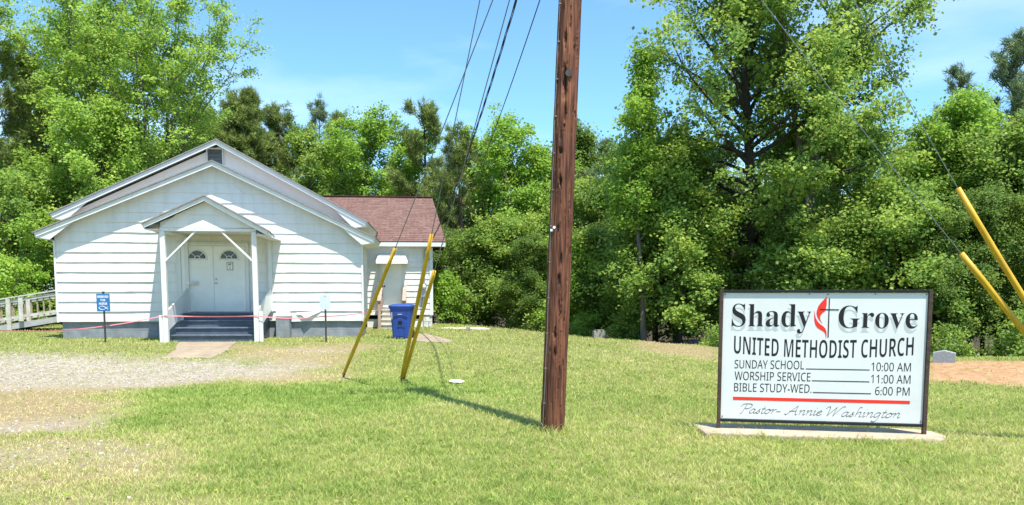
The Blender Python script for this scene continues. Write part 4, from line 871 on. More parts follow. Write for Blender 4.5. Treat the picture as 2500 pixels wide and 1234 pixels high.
o = place(MB().box(-0.07, 0.07, -0.05, 0.05, -0.1, 0.36).build('grave_marker', M['pale_stone'], bevel=0.02), 1141, 790, 0, 0.2); tag(o, 'slim upright pale grave marker at the wood edge right of the church', 'headstone')
o = place(rock(0.13, 0.10, 0.17, 2).build('field_stone', M['stone'], smooth=True), 1153, 791); tag(o, 'rounded grey stone leaning beside the slim pale grave marker', 'stone')
o = place(rock(0.08, 0.08, 0.14, 5).build('field_stone', M['pale_stone'], smooth=True), 1161, 792); tag(o, 'small pointed pale stone right of the rounded grey stone', 'stone')
o = place(MB().box(-0.07, 0.07, -0.06, 0.06, -0.1, 0.14).build('tree_stump', M['stone'], bevel=0.015), 1143, 808); tag(o, 'short grey stump in front of the pale sand heap', 'stump')
o = place(rock(0.12, 0.09, 0.08, 9).build('field_stone', M['sign_white'], smooth=True), 1390, 812); tag(o, 'small white stone by the wood edge just right of the pole', 'stone')
o = place(rock(0.50, 0.35, 0.075, 7, 22).build('sand_heap', M['pale_stone'], smooth=True), 1162, 805, -0.03); tag(o, 'low pale heap of sand on the lawn right of the church', 'heap')
o = place(rock(0.85, 0.40, 0.03, 12, 26).build('sand_heap', M['pale_stone'], smooth=True), 1118, 802, -0.015); tag(o, 'thin pale spread of sand left of the taller sand heap', 'heap')
pl = MB(); n = 26; prof = [(0.0, 0.012), (0.09, 0.012), (0.105, 0.018), (0.14, 0.03), (0.145, 0.028)]
vs = [(r * math.cos(2 * math.pi * k / n), r * math.sin(2 * math.pi * k / n), z) for r, z in prof[1:] for k in range(n)]
pl.add(vs, [list(range(n))] + [(i * n + k, i * n + (k + 1) % n, (i + 1) * n + (k + 1) % n, (i + 1) * n + k) for i in range(3) for k in range(n)])
o = place(pl.build('paper_plate', M['paper'], smooth=True), 1115, 936, 0.012); o.rotation_euler = (R(4), R(3), 0); tag(o, 'white paper plate lying in the grass between guy wires and pole', 'plate')
sm = o.modifiers.new('thickness', 'SOLIDIFY'); sm.thickness = 0.004
def ground_sheet(name, poly, m, label, h=0.014, step=0.03):
    xs_, ys_ = [p[0] for p in poly], [p[1] for p in poly]; ox, oy = sum(xs_) / len(xs_), sum(ys_) / len(ys_)
    ax_, ay_ = np.arange(min(xs_) - 0.1, max(xs_) + 0.1, step), np.arange(min(ys_) - 0.1, max(ys_) + 0.1, step); X, Y = np.meshgrid(ax_, ay_); X, Y = X.ravel(), Y.ravel(); n = len(ax_)
    d = sdf(X, Y, poly) + (fbm(X, Y, 5, 3) - 0.5) * 0.10; i = (np.arange(len(ay_) - 1)[:, None] * n + np.arange(n - 1)[None]).ravel(); i = i[(d[i] < 0) & (d[i + n + 1] < 0)]
    Z = gz(X, Y) + h * np.clip(-d / 0.03, -1.5, 1); f = np.stack([i, i + 1, i + n + 1, i + n], 1)
    o = np_mesh(name, np.stack([X - ox, Y - oy, Z], 1), f.ravel(), np.full(len(f), 4), m, smooth=True); o.location = (ox, oy, 0); return tag(o, label, kind='structure')
ground_sheet('path', PATH, M['path'], 'stained concrete path from the porch steps to the gravel')
p2 = [gp(u, v) for u, v in ((1000, 818), (1040, 815), (1105, 832), (1098, 838), (1030, 836), (985, 830))]
ground_sheet('walkway', p2, M['path'], 'brown concrete pad running right from the blue bin')

# ------------------------------------------------------------------ trees
def norm(a): return a / (np.linalg.norm(a, axis=-1, keepdims=True) + 1e-9)
def leaf_arrays(cen, rad, n_per, size, rng, flat=0.75, up=0.6, cl_t=None):
    n_per = int(n_per * 1.75); size *= 0.72
    K = len(cen); idx = np.repeat(np.arange(K), n_per); N = len(idx)
    off = rng.normal(size=(N, 3)) * (rad[idx] * 0.55)[:, None] * np.array([1, 1, flat]); p = cen[idx] + off
    ax = p * np.array([1, 1, 0]); out = norm(ax - ax.mean(0)); nrm = norm(out * 0.45 + np.array([0, 0, up]) + rng.normal(size=(N, 3)) * 0.55)
    t = norm(np.cross(nrm, rng.normal(size=(N, 3)))); t[:, 2] -= 0.25; t = norm(t); b = norm(np.cross(nrm, t))
    L = (size * rng.uniform(0.5, 1.55, N))[:, None]; W = L * 0.42
    v = np.stack([p - t * L * 0.5, p + b * W + nrm * L * 0.10, p + t * L * 0.5, p - b * W + nrm * L * 0.10], 1).reshape(-1, 3)
    ct = rng.random(K) if cl_t is None else cl_t
    tint = np.clip(ct[idx] * 0.55 + rng.random(N) * 0.45, 0, 1)
    return v, np.repeat(tint, 4)
def needle_arrays(cen, dirs, n_per, ln, wd, rng):
    K = len(cen); idx = np.repeat(np.arange(K), n_per); N = len(idx)
    d = norm(dirs[idx] * 0.7 + rng.normal(size=(N, 3)) * 0.75 + np.array([0, 0, 0.25])); p = cen[idx] + rng.normal(size=(N, 3)) * 0.07
    s = norm(np.cross(d, rng.normal(size=(N, 3)))); L = (ln * rng.uniform(0.7, 1.25, N))[:, None]
    v = np.stack([p - s * wd, p + s * wd, p + d * L], 1).reshape(-1, 3)
    tint = np.clip(rng.random(K)[idx] * 0.6 + rng.random(N) * 0.4, 0, 1)
    return v, np.repeat(tint, 3)
def wood_mesh(branches, m):
    mb = MB()
    for pts, r, s in branches: mb.tube(pts, r, s, caps=False)
    return mb
def curve(p0, d0, L, bend, n, rng, wob=0.06):
    pts = [np.array(p0)]; d = np.array(d0, dtype=float)
    for k in range(n):
        d = d + np.array(bend) / n + rng.normal(size=3) * wob; d = d / np.linalg.norm(d); pts.append(pts[-1] + d * L / n)
    return np.array(pts)
def fit(br, v, t, k, H):              # stretch so that the highest leaves stand at the height asked for
    q = H / np.percentile(v[:, 2], 99.8); sc_ = np.array([1, 1, q])
    return [(np.asarray(p) * sc_, r, n) for p, r, n in br], v * sc_, t, k
def broadleaf(H, Rr, cb=0.25, limbs=16, seed=0, el=(20, 65), leaf=0.13, n_per=42, sub=6, cr=0.42, trunk_r=0.16, lean=(0, 0), prof='oval', forks=1, gap=0.0, low=0.0):
    rng = np.random.default_rng(seed); br = []; cen = []; crad = []
    def trunk_line(d, h, p0, n=12): return curve(p0, d, h, (0, 0, 0.15), n, rng, 0.035)
    lead = []
    if forks == 1: tl = trunk_line((lean[0], lean[1], 1), H, (0, 0, 0)); lead.append((tl, trunk_r, cb)); br.append((tl, [trunk_r * (1.25 if k == 0 else 1) * (1 - 0.85 * k / 12) for k in range(13)], 8))
    else:
        hf = H * cb; t0 = curve((0, 0, -0.2), (lean[0], lean[1], 1), hf, (0, 0, 0.1), 5, rng, 0.03); br.append((t0, list(np.linspace(trunk_r * 1.2, trunk_r * 0.85, 6)), 8))
        for k in range(forks):
            a = k * 2 * np.pi / forks + rng.uniform(-0.4, 0.4); sp = rng.uniform(0.18, 0.42) if forks > 2 else 0.25
            tl = curve(t0[-1], (np.cos(a) * sp, np.sin(a) * sp * 0.8, 1), (H - hf) * rng.uniform(0.82, 1.0), (0, 0, 0.25), 10, rng, 0.05)
            lead.append((tl, trunk_r * 0.6, 0.10)); br.append((tl, list(np.linspace(trunk_r * 0.6, 0.02, 11)), 6))
    for tl, tr, c0 in lead:
        nl = max(5, limbs // len(lead))
        for i in range(nl):
            q = (i + rng.uniform(0.1, 0.9)) / nl; t = c0 + (1 - c0) * q; k = t * (len(tl) - 1); k0 = min(int(k), len(tl) - 2); p0 = tl[k0] + (tl[k0 + 1] - tl[k0]) * (k - k0)
            if prof == 'oval': pr_ = math.sin(math.pi * min(0.97, 0.16 + 0.84 * q) ** 0.85) ** 0.75
            elif prof == 'cone': pr_ = 1.0 - 0.8 * q
            elif prof == 'fan': pr_ = 0.45 + 0.55 * math.sin(math.pi * (0.15 + 0.75 * q))
            else: pr_ = 0.75 + 0.25 * math.sin(math.pi * q)
            L = Rr * pr_ * rng.uniform(0.72, 1.2) / (1.0 if len(lead) == 1 else 1.5); a = i * 2.399 + rng.uniform(-0.5, 0.5); e = R(el[0] + (el[1] - el[0]) * q + rng.uniform(-8, 8))
            L = L / max(0.45, math.cos(e)) ** 0.7
            lb = curve(p0, (math.cos(a) * math.cos(e), math.sin(a) * math.cos(e), math.sin(e)), L, (0, 0, 0.35 if prof == 'fan' else 0.12), 6, rng, 0.09)
            r0 = tr * 0.42 * (1 - 0.6 * q); br.append((lb, list(np.linspace(r0, 0.010, 7)), 5))
            ns = max(3, int(sub * (0.5 + 0.5 * L / Rr)))
            for j in range(ns):
                s = 0.25 + 0.75 * (j + rng.random()) / ns; k = s * 6; k0 = min(int(k), 5); sp0 = lb[k0] + (lb[k0 + 1] - lb[k0]) * (k - k0)
                dl = lb[k0 + 1] - lb[k0]; dl = dl / np.linalg.norm(dl); sd_ = norm(dl + rng.normal(size=3) * 0.75 + np.array([0, 0, 0.15]))
                sb = curve(sp0, sd_, L * rng.uniform(0.22, 0.42) * (1.15 - 0.5 * s) + 0.25, (0, 0, 0.15), 3, rng, 0.12)
                br.append((sb, [0.014, 0.010, 0.007, 0.004], 4))
                if rng.random() < gap: continue
                for m_ in (1, 2, 3):
                    cen.append(sb[m_] + rng.normal(size=3) * 0.12); crad.append(cr * rng.uniform(0.6, 1.25))
            cen.append(lb[-1]); crad.append(cr)
    cen.append(lead[0][0][-1]); crad.append(cr)
    cen, crad = np.array(cen), np.array(crad)
    v, t = leaf_arrays(cen, crad, n_per, leaf, rng); return fit(br, v, t, 4, H)
def pine(H, Rr, cb=0.4, seed=0, trunk_r=0.16, whorl=0.75, n_tuft=4, n_per=26, ln=0.26, wd=0.017, lean=(0, 0), dense=1.0, el=15):
    rng = np.random.default_rng(seed); tl = curve((0, 0, -0.2), (lean[0], lean[1], 1), H, (0, 0, 0), 12, rng, 0.012); br = [(tl, [trunk_r * (1 - 0.88 * k / 12) for k in range(13)], 8)]; cen, dirs = [], []
    z = cb * H; i = 0
    while z < H - 0.3:
        q = (z / H - cb) / (1 - cb); k = z / H * 12; k0 = min(int(k), 11); p0 = tl[k0] + (tl[k0 + 1] - tl[k0]) * (k - k0)
        for b in range(int(rng.integers(2, 5) * dense + 0.5)):
            a = rng.uniform(0, 6.28); L = Rr * (1 - q) ** 0.6 * (0.5 + 0.5 * min(1, q * 5 + 0.35)) * rng.uniform(0.45, 1.15) + 0.25; e = R(el + 35 * q + rng.uniform(-14, 14))
            lb = curve(p0, (math.cos(a) * math.cos(e), math.sin(a) * math.cos(e), math.sin(e)), L, (0, 0, 0.45), 5, rng, 0.10); br.append((lb, list(np.linspace(0.035 * (1 - 0.6 * q) + 0.006, 0.006, 6)), 4))
            nt = max(3, int(L * n_tuft))
            for j in range(nt):
                s = 0.35 + 0.65 * (j + rng.random()) / nt; kk = s * 5; j0 = min(int(kk), 4); pp_ = lb[j0] + (lb[j0 + 1] - lb[j0]) * (kk - j0); dd = norm(lb[j0 + 1] - lb[j0])
                sd_ = norm(dd + rng.normal(size=3) * 0.7 + np.array([0, 0, 0.3])); tw = rng.uniform(0.15, 0.55) * min(1.0, L)
                cen += [pp_ + sd_ * tw, pp_ + sd_ * tw * 0.55]; dirs += [sd_, sd_]
            cen.append(lb[-1]); dirs.append(norm(lb[-1] - lb[-2]))
        z += whorl * rng.uniform(0.55, 1.3) * (1 - 0.4 * q); i += 1
    cen.append(tl[-1]); dirs.append(np.array([0, 0, 1.0]))
    v, t = needle_arrays(np.array(cen), np.array(dirs), n_per, ln, wd, rng); return fit(br, v, t, 3, H)
def bush(H, Rr, seed=0, leaf=0.11, n=90, n_per=40, cr=0.32):
    rng = np.random.default_rng(seed); br = []; cen = []; cr_ = []
    for i in range(n):
        a = rng.uniform(0, 6.28); q = rng.random() ** 0.6; h = H * rng.uniform(0.12, 1.0); rr = Rr * q * math.sqrt(max(0.08, 1 - (h / H - 0.35) ** 2 / 0.5)); c = np.array([rr * math.cos(a), rr * math.sin(a), h]); cen.append(c); cr_.append(cr * rng.uniform(0.6, 1.3))
        if i % 5 == 0: br.append((np.array([[c[0] * 0.15, c[1] * 0.15, -0.1], c * np.array([0.5, 0.5, 0.55]), c]), [0.025, 0.016, 0.006], 5))
    v, t = leaf_arrays(np.array(cen), np.array(cr_), n_per, leaf, rng); return br, v, t, 4
protos = {}
def make_tree(name, data, leafm, barkm, label, cat, loc, group=None, rotz=0.0, scale=1.0):
    br, v, t, k = data
    o = thing(name, label, cat, loc, rotz, group); o.scale = (scale,) * 3
    wood_mesh(br, barkm).build('trunk' if name != 'shrub' else 'stems', barkm, o, smooth=True, fix=False)
    nf = len(v) // k; np_mesh('crown' if name != 'shrub' else 'foliage', v, np.arange(nf * k), np.full(nf, k), leafm, o, dict(tint=t))
    return o
def copy_tree(src, label, loc, rotz, scale, group=None, mat_=None):
    r = src.copy(); col.objects.link(r); r.location = loc; r.rotation_euler = (0, 0, rotz); r.scale = scale if hasattr(scale, '__len__') else (scale,) * 3; r['label'] = label
    if 'group' in r: del r['group']
    if group: r['group'] = group
    for ch in src.children:
        c = ch.copy(); col.objects.link(c); c.parent = r
    return r
def spot(u, Y): X = (u - CX) / F * Y; return (X, Y, float(gz(X, Y)) - 0.1)
def hgt(v, u, Y): return at(u, v, Y)[2] - spot(u, Y)[2]

LS, LL, LM, LD = M['leaf_spring'], M['leaf_lime'], M['leaf_mid'], M['leaf_dark']
# --- left side
make_tree('pine_tree', pine(hgt(15, 40, 33), 2.6, 0.22, 101, 0.20, 0.5, 6, 32), M['needle'], M['bark_pine'], 'grey-green pine at the far left edge rising behind the leafy saplings', 'pine tree', spot(28, 33.5))
make_tree('broadleaf_tree', broadleaf(hgt(0, 140, 38), 2.0, 0.2, 24, 102, (35, 65), 0.15, 46, 7, 0.42, 0.14, prof='col'), LS, M['bark'], 'slim yellow-green tree left of the big fan-shaped tree', 'tree', spot(140, 38))
make_tree('broadleaf_tree', broadleaf(hgt(-90, 385, 35), 5.6, 0.16, 84, 103, (34, 66), 0.14, 36, 8, 0.36, 0.20, prof='fan', forks=7, gap=0.05), LS, M['bark'], 'big pale green tree with fan-shaped rising branches behind the church gable', 'tree', spot(385, 35))
make_tree('broadleaf_tree', broadleaf(hgt(230, 235, 30.5), 2.7, 0.06, 30, 104, (15, 60), 0.14, 44, 7, 0.4, 0.10, prof='oval'), LS, M['bark'], 'bushy bright yellow-green tree just left of the church roof', 'tree', spot(225, 31.5))
make_tree('broadleaf_tree', broadleaf(hgt(400, 70, 31), 2.2, 0.05, 26, 105, (10, 55), 0.14, 42, 7, 0.42, 0.12), LM, M['bark'], 'mid-green leafy tree at the left edge above the ramp', 'tree', spot(75, 31.5))
make_tree('pine_tree', pine(hgt(150, 95, 36), 2.2, 0.15, 106, 0.18, 0.5, 5, 30), M['needle'], M['bark_pine'], 'dark olive pine standing behind the leafy trees at far left', 'pine tree', spot(95, 35.5))
make_tree('broadleaf_tree', broadleaf(hgt(240, 500, 41), 2.6, 0.1, 24, 107, (15, 60), 0.15, 40, 6, 0.45, 0.14), LM, M['bark'], 'mid-green tree filling the gap left of the olive pine behind the gable', 'tree', spot(470, 42))
make_tree('shrub', bush(2.6, 1.5, 108, 0.13, 80, 46, 0.32), LL, M['bark'], 'bright green bush at the left picture edge behind the ramp', 'shrub', spot(15, 28.5))
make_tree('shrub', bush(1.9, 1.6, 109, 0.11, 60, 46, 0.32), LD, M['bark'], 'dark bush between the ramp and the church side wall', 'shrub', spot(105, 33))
# --- behind the church
make_tree('pine_tree', pine(hgt(222, 625, 44), 3.4, 0.10, 111, 0.18, 0.40, 6, 34, dense=1.4), M['needle'], M['bark_pine'], 'dense olive pine peaking just right of the church gable', 'pine tree', spot(628, 44))
make_tree('pine_tree', pine(hgt(258, 705, 46), 2.9, 0.12, 112, 0.16, 0.45, 6, 30, dense=1.2), M['needle'], M['bark_pine'], 'darker narrow pine right of the dense olive pine', 'pine tree', spot(702, 46))
make_tree('pine_tree', pine(hgt(238, 778, 50), 2.1, 0.35, 113, 0.14, 0.7, 5, 26), M['needle_grey'], M['bark_pine'], 'thin pale pine top showing above the trees left of the wing roof', 'pine tree', spot(778, 50))
make_tree('broadleaf_tree', broadleaf(hgt(310, 780, 42), 2.3, 0.1, 22, 114, (20, 62), 0.15, 40, 6, 0.42, 0.12), LM, M['bark'], 'mid-green tree below the thin pale pine top', 'tree', spot(770, 42))
make_tree('pine_tree', pine(hgt(276, 845, 49), 1.8, 0.3, 115, 0.13, 0.5, 6, 28), M['needle'], M['bark_pine'], 'short dark pine spire between two light trees behind the wing roof', 'pine tree', spot(842, 49))
make_tree('broadleaf_tree', broadleaf(hgt(268, 910, 42), 1.8, 0.12, 24, 116, (35, 68), 0.15, 42, 6, 0.38, 0.12, prof='col'), LL, M['bark'], 'light green column-shaped tree above the middle of the wing roof', 'tree', spot(908, 42))
make_tree('broadleaf_tree', broadleaf(hgt(284, 985, 43), 1.5, 0.12, 22, 117, (35, 68), 0.15, 42, 6, 0.36, 0.12, prof='col', gap=0.1), LL, M['bark'], 'slim light green tree left of the open layered pine', 'tree', spot(982, 43))
make_tree('pine_tree', pine(hgt(246, 1053, 41), 2.8, 0.28, 118, 0.17, 0.75, 7, 32, dense=1.1, el=5), M['needle'], M['bark_dark'], 'open layered pine with dark trunk right above the wing roof end', 'pine tree', spot(1053, 41))
make_tree('pine_tree', pine(hgt(306, 1135, 38), 2.5, 0.14, 119, 0.14, 0.65, 5, 30), M['needle'], M['bark_pine'], 'olive pine with lower branches right of the open layered pine', 'pine tree', spot(1135, 38))
make_tree('broadleaf_tree', broadleaf(hgt(270, 1270, 38), 2.3, 0.10, 40, 120, (35, 68), 0.15, 42, 7, 0.42, 0.15, prof='fan', forks=4), LL, M['bark'], 'broad light green tree just left of the utility pole', 'tree', spot(1272, 38))
make_tree('broadleaf_tree', broadleaf(hgt(440, 1430, 36), 2.4, 0.08, 24, 121, (20, 60), 0.15, 40, 6, 0.42, 0.12), LM, M['bark'], 'mid-green tree seen just right of the utility pole', 'tree', spot(1425, 36))
make_tree('pine_tree', pine(hgt(338, 1476, 40), 0.9, 0.45, 122, 0.08, 0.7, 4, 22), M['needle_grey'], M['bark_pine'], 'thin sparse young pine poking up right of the utility pole', 'pine tree', spot(1476, 40))
make_tree('pine_tree', pine(hgt(412, 1437, 42), 0.8, 0.5, 123, 0.07, 0.6, 4, 22), M['needle_grey'], M['bark_pine'], 'smallest young pine top close beside the utility pole', 'pine tree', spot(1437, 42))
# --- right side
make_tree('broadleaf_tree', broadleaf(14.6, 3.4, 0.20, 60, 130, (5, 66), 0.145, 34, 8, 0.36, 0.26, prof='oval', gap=0.34), LM, M['bark_dark'], 'huge dark-trunked tree left above the name board', 'tree', spot(1828, 25.5))
make_tree('broadleaf_tree', broadleaf(hgt(85, 1560, 25), 1.0, 0.35, 24, 131, (40, 70), 0.12, 40, 6, 0.30, 0.10, prof='cone', gap=0.15, lean=(-0.02, 0)), LL, M['bark'], 'slender light tree top at the left side of the huge dark-trunked tree', 'tree', spot(1572, 25))
make_tree('broadleaf_tree', broadleaf(hgt(300, 1600, 26), 2.4, 0.1, 30, 132, (20, 62), 0.14, 42, 7, 0.40, 0.12), LM, M['bark'], 'mid-green tree under the slender light tree right of the pole', 'tree', spot(1600, 27))
make_tree('broadleaf_tree', broadleaf(14.2, 3.9, 0.44, 48, 133, (12, 60), 0.14, 36, 8, 0.36, 0.22, lean=(0.10, 0.0), forks=2, gap=0.25), LM, M['bark'], 'tall forked tree with a bare leaning trunk above the name board', 'tree', spot(1955, 25.5))
make_tree('broadleaf_tree', broadleaf(hgt(240, 2270, 27), 2.2, 0.2, 32, 134, (18, 58), 0.13, 50, 7, 0.38, 0.12), LL, M['bark'], 'rounded lime-green tree behind the upper yellow guard at right', 'tree', spot(2275, 27))
make_tree('pine_tree', pine(hgt(75, 2455, 33), 2.7, 0.28, 135, 0.17, 0.55, 5, 28), M['needle_grey'], M['bark_pine'], 'tall grey-green pine at the right picture edge', 'pine tree', spot(2450, 33))
make_tree('pine_tree', pine(hgt(155, 2302, 40), 1.1, 0.6, 136, 0.10, 0.6, 5, 26), M['needle_grey'], M['bark_pine'], 'small round pine top above the rounded lime-green tree', 'pine tree', spot(2302, 40))
make_tree('broadleaf_tree', broadleaf(hgt(290, 2440, 25), 2.7, 0.15, 32, 137, (10, 55), 0.13, 42, 7, 0.40, 0.13), LM, M['bark_dark'], 'mid-green tree at the right edge below the tall grey-green pine', 'tree', spot(2440, 25.5))
make_tree('broadleaf_tree', broadleaf(hgt(285, 2120, 27), 2.3, 0.2, 34, 138, (10, 58), 0.11, 60, 7, 0.36, 0.14, gap=0.15), LM, M['bark'], 'full mid-green tree between the forked tree and the lime-green tree', 'tree', spot(2120, 27.5))
make_tree('broadleaf_tree', broadleaf(hgt(520, 1900, 23), 1.9, 0.25, 30, 139, (5, 50), 0.13, 42, 7, 0.36, 0.10), LM, M['bark_dark'], 'low leafy tree directly behind the left half of the name board', 'tree', spot(2010, 24))
make_tree('broadleaf_tree', broadleaf(hgt(420, 2230, 23), 2.1, 0.28, 30, 140, (5, 50), 0.13, 42, 7, 0.36, 0.11), LM, M['bark_dark'], 'low spreading tree directly behind the right end of the name board', 'tree', spot(2215, 23.5))
make_tree('broadleaf_tree', broadleaf(hgt(480, 1690, 25), 2.0, 0.25, 28, 141, (5, 50), 0.13, 42, 7, 0.36, 0.10), LM, M['bark_dark'], 'low spreading tree left of the name board at the wood edge', 'tree', spot(1665, 25.5))
make_tree('broadleaf_tree', broadleaf(hgt(560, 1500, 28), 1.9, 0.05, 26, 142, (5, 50), 0.12, 42, 7, 0.34, 0.08), LL, M['bark'], 'short light green tree above the squat stone grave block', 'tree', spot(1440, 29))
make_tree('broadleaf_tree', broadleaf(hgt(520, 1240, 34), 2.2, 0.05, 26, 143, (5, 50), 0.13, 42, 7, 0.40, 0.09), LM, M['bark'], 'low green tree in front of the broad light tree left of the pole', 'tree', spot(1240, 34.5))
make_tree('shrub', bush(2.1, 0.95, 144, 0.11, 70, 46, 0.26), LL, M['bark'], 'bright green shrub at the corner of the church wing', 'shrub', spot(1085, 32.5))

pm = make_tree('pine_tree', pine(11, 2.2, 0.45, 170, 0.15, 0.6, 6, 30), M['needle'], M['bark_pine'], 'bare-trunked pine standing among the leafy trees of the wood', 'pine tree', spot(1190, 43), 'bare-trunked pines in the wood')
for u, Y, s_, rz in ((1340, 44, 0.93, 1.0), (1395, 41, 0.8, 4.1), (1510, 36, 0.72, 2.0), (1650, 34, 0.9, 3.1), (1745, 31, 0.8, 0.4), (2165, 31, 0.78, 5.2), (2370, 29, 0.72, 1.7), (2480, 27, 0.8, 2.6), (1115, 46, 0.95, 3.7), (880, 50, 1.0, 0.9)):
    copy_tree(pm, 'bare-trunked pine standing among the leafy trees of the wood', spot(u, Y), rz, s_, 'bare-trunked pines in the wood')
# --- wood behind: shared shapes, each stands alone
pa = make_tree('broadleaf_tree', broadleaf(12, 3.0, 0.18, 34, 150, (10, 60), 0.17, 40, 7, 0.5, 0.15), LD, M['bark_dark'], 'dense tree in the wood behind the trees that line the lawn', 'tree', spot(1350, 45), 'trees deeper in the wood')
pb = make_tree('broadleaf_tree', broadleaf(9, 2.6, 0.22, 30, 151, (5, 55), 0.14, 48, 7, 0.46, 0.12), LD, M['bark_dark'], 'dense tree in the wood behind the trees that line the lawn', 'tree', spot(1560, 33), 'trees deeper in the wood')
rr = random.Random(21)
for X, Y, s in [(-34, 46, 1.1), (-30, 42, 0.9), (-27, 47, 1.1), (-23, 45, 0.95), (-19.5, 48, 0.95), (-16, 47, 0.85), (-13, 50, 0.85), (-10, 47, 0.7), (-7.5, 48, 0.68), (-5, 46, 0.62), (-2.5, 47, 0.62), (0.5, 46, 0.6), (3.2, 44, 0.55), (5.5, 40, 0.58), (8, 37, 0.75), (10.5, 34, 0.8), (13, 33, 0.75), (16, 32, 0.62), (19, 30, 0.6), (22, 29, 0.7), (25, 31, 0.8), (11.5, 39, 0.95), (15, 38, 0.9), (20, 36, 0.65), (-36, 38, 0.9), (-31, 36, 0.7)]:
    copy_tree(pa if rr.random() < 0.6 else pb, 'dense tree in the wood behind the trees that line the lawn', (X, Y, float(gz(X, Y)) - 0.1), rr.uniform(0, 6.28), s * rr.uniform(0.9, 1.1), 'trees deeper in the wood')
for X, Y, s in [(-4, 37, 0.55), (-1.5, 35, 0.5), (1.2, 31.5, 0.5), (3.2, 28.5, 0.48), (5.0, 26.5, 0.5), (7.0, 27.5, 0.6), (8.6, 25.0, 0.55), (10.5, 25.5, 0.6), (12.2, 22.5, 0.55), (14, 23, 0.65), (15.8, 21, 0.6), (16.5, 25, 0.8), (-24, 37, 0.6), (-20, 39, 0.65), (-26, 34, 0.5)]:
    copy_tree(pb, 'young tree crowding the shaded edge of the wood', (X, Y, float(gz(X, Y)) - 0.1), rr.uniform(0, 6.28), s * rr.uniform(0.9, 1.1), 'young trees at the wood edge')
s0 = make_tree('shrub', bush(1.5, 1.0, 160, 0.11, 46, 40, 0.30), LM, M['bark_dark'], 'knee-high leafy shrub along the shaded foot of the wood', 'shrub', spot(1330, 31), 'shrubs along the foot of the wood')
for X, Y, s in [(-2.2, 33.5, 0.8), (2.4, 27.4, 0.6), (3.9, 26.2, 0.8), (6.0, 22.6, 0.6), (9.0, 20.4, 0.6), (11.2, 20.0, 0.7), (12.8, 19.4, 0.9), (14.2, 20.5, 1.0), (-21.5, 33.5, 0.9), (-15.6, 33, 0.8), (-18.5, 36, 1.2)]:
    copy_tree(s0, 'knee-high leafy shrub along the shaded foot of the wood', (X, Y, float(gz(X, Y)) - 0.08), rr.uniform(0, 6.28), s, 'shrubs along the foot of the wood')

# ------------------------------------------------------------------ grass
rng = np.random.default_rng(5)
def scatter(n, y0, y1, px_m=0.6):
    # more blades nearer, where each one shows
    y = y0 * (y1 / y0) ** rng.random(n); x = (rng.random(n) * 2 - 1) * (y * 0.78 + 2.0); return x, y
def in_church(x, y):
    dx, dy = x - CO[0], y - CO[1]; c, s = math.cos(CR), math.sin(CR); lx, ly = dx * c + dy * s, -dx * s + dy * c
    return ((lx > -4.0) & (lx < 4.3) & (ly > 0.0)) | ((lx > -0.5) & (lx < 1.75) & (ly > -1.95)) | ((lx > 3.9) & (lx < 6.4) & (ly > 6))
xs, ys = [], []
for n, a, b in ((340000, 4.6, 9.5), (240000, 9.5, 18.0), (90000, 18.0, 33.0)):
    x, y = scatter(n, a, b); xs.append(x); ys.append(y)
x, y = np.concatenate(xs), np.concatenate(ys)
gr_, ta_, cl_, gn_ = zones(x, y)
slab_w = [(SL[0] + px * math.cos(SROT) - py * math.sin(SROT), SL[1] + px * math.sin(SROT) + py * math.cos(SROT)) for px, py in sl_pts]
patch = fbm(x, y, 0.8, 33); pat2 = fbm(x, y, 3.0, 44)
keep = rng.random(len(x)) < np.clip((1 - 0.97 * gr_) * (1 - 0.72 * ta_) * (1 - 0.96 * cl_) * (0.55 + 0.9 * pat2), 0, 1)
keep &= (y < edge_y(x) + 0.6) & ~in_church(x, y) & (sdf(x, y, slab_w) > -0.02) & (sdf(x, y, PATH) > 0.0) & (sdf(x, y, p2) > 0.0)
x, y, ta_, gn_, patch, pat2 = x[keep], y[keep], ta_[keep], gn_[keep], patch[keep], pat2[keep]; N = len(x)
tuft = fbm(x, y, 6.5, 71); h = rng.uniform(0.022, 0.06, N) * (0.35 + 1.3 * tuft) * (1 - 0.45 * ta_) * (1 + 0.25 * gn_); wd = 0.0032 * np.maximum(1, y / 7.5) * rng.uniform(0.7, 1.3, N)
near_obj = np.exp(-np.maximum(0, sdf(x, y, slab_w)) / 0.08) + np.exp(-np.maximum(0, np.hypot(x - PB[0], y - PB[1]) - 0.14) / 0.08)
h *= 1 + 2.0 * np.clip(near_obj, 0, 1) * rng.random(N)
a = rng.uniform(0, 2 * np.pi, N); ln_ = rng.uniform(0.3, 1.5, N) * h; b = rng.uniform(0, 2 * np.pi, N)
bx, by = np.cos(a) * wd, np.sin(a) * wd; z = gz(x, y) - 0.004
P0 = np.stack([x - bx, y - by, z], 1); P1 = np.stack([x + bx, y + by, z], 1)
mx_, my_ = x + np.cos(b) * ln_ * 0.35, y + np.sin(b) * ln_ * 0.35
P2 = np.stack([mx_ + bx * 0.8, my_ + by * 0.8, z + h * 0.62], 1); P3 = np.stack([mx_ - bx * 0.8, my_ - by * 0.8, z + h * 0.62], 1); P4 = np.stack([x + np.cos(b) * ln_, y + np.sin(b) * ln_, z + h], 1)
V = np.stack([P0, P1, P2, P3, P4], 1).reshape(-1, 3); k = np.arange(N)[:, None] * 5
FL = np.concatenate([k + np.array([0, 1, 2, 3]), k + np.array([3, 2, 4])], 1).ravel(); FS = np.tile([4, 3], N)
dry = np.clip(0.33 + 0.5 * ta_ + 0.6 * (patch - 0.5) + 0.28 * (fbm(x, y, 2.2, 91) - 0.5) - 0.17 * gn_ - 0.35 * (tuft - 0.5) + rng.normal(size=N) * 0.19, 0, 1)
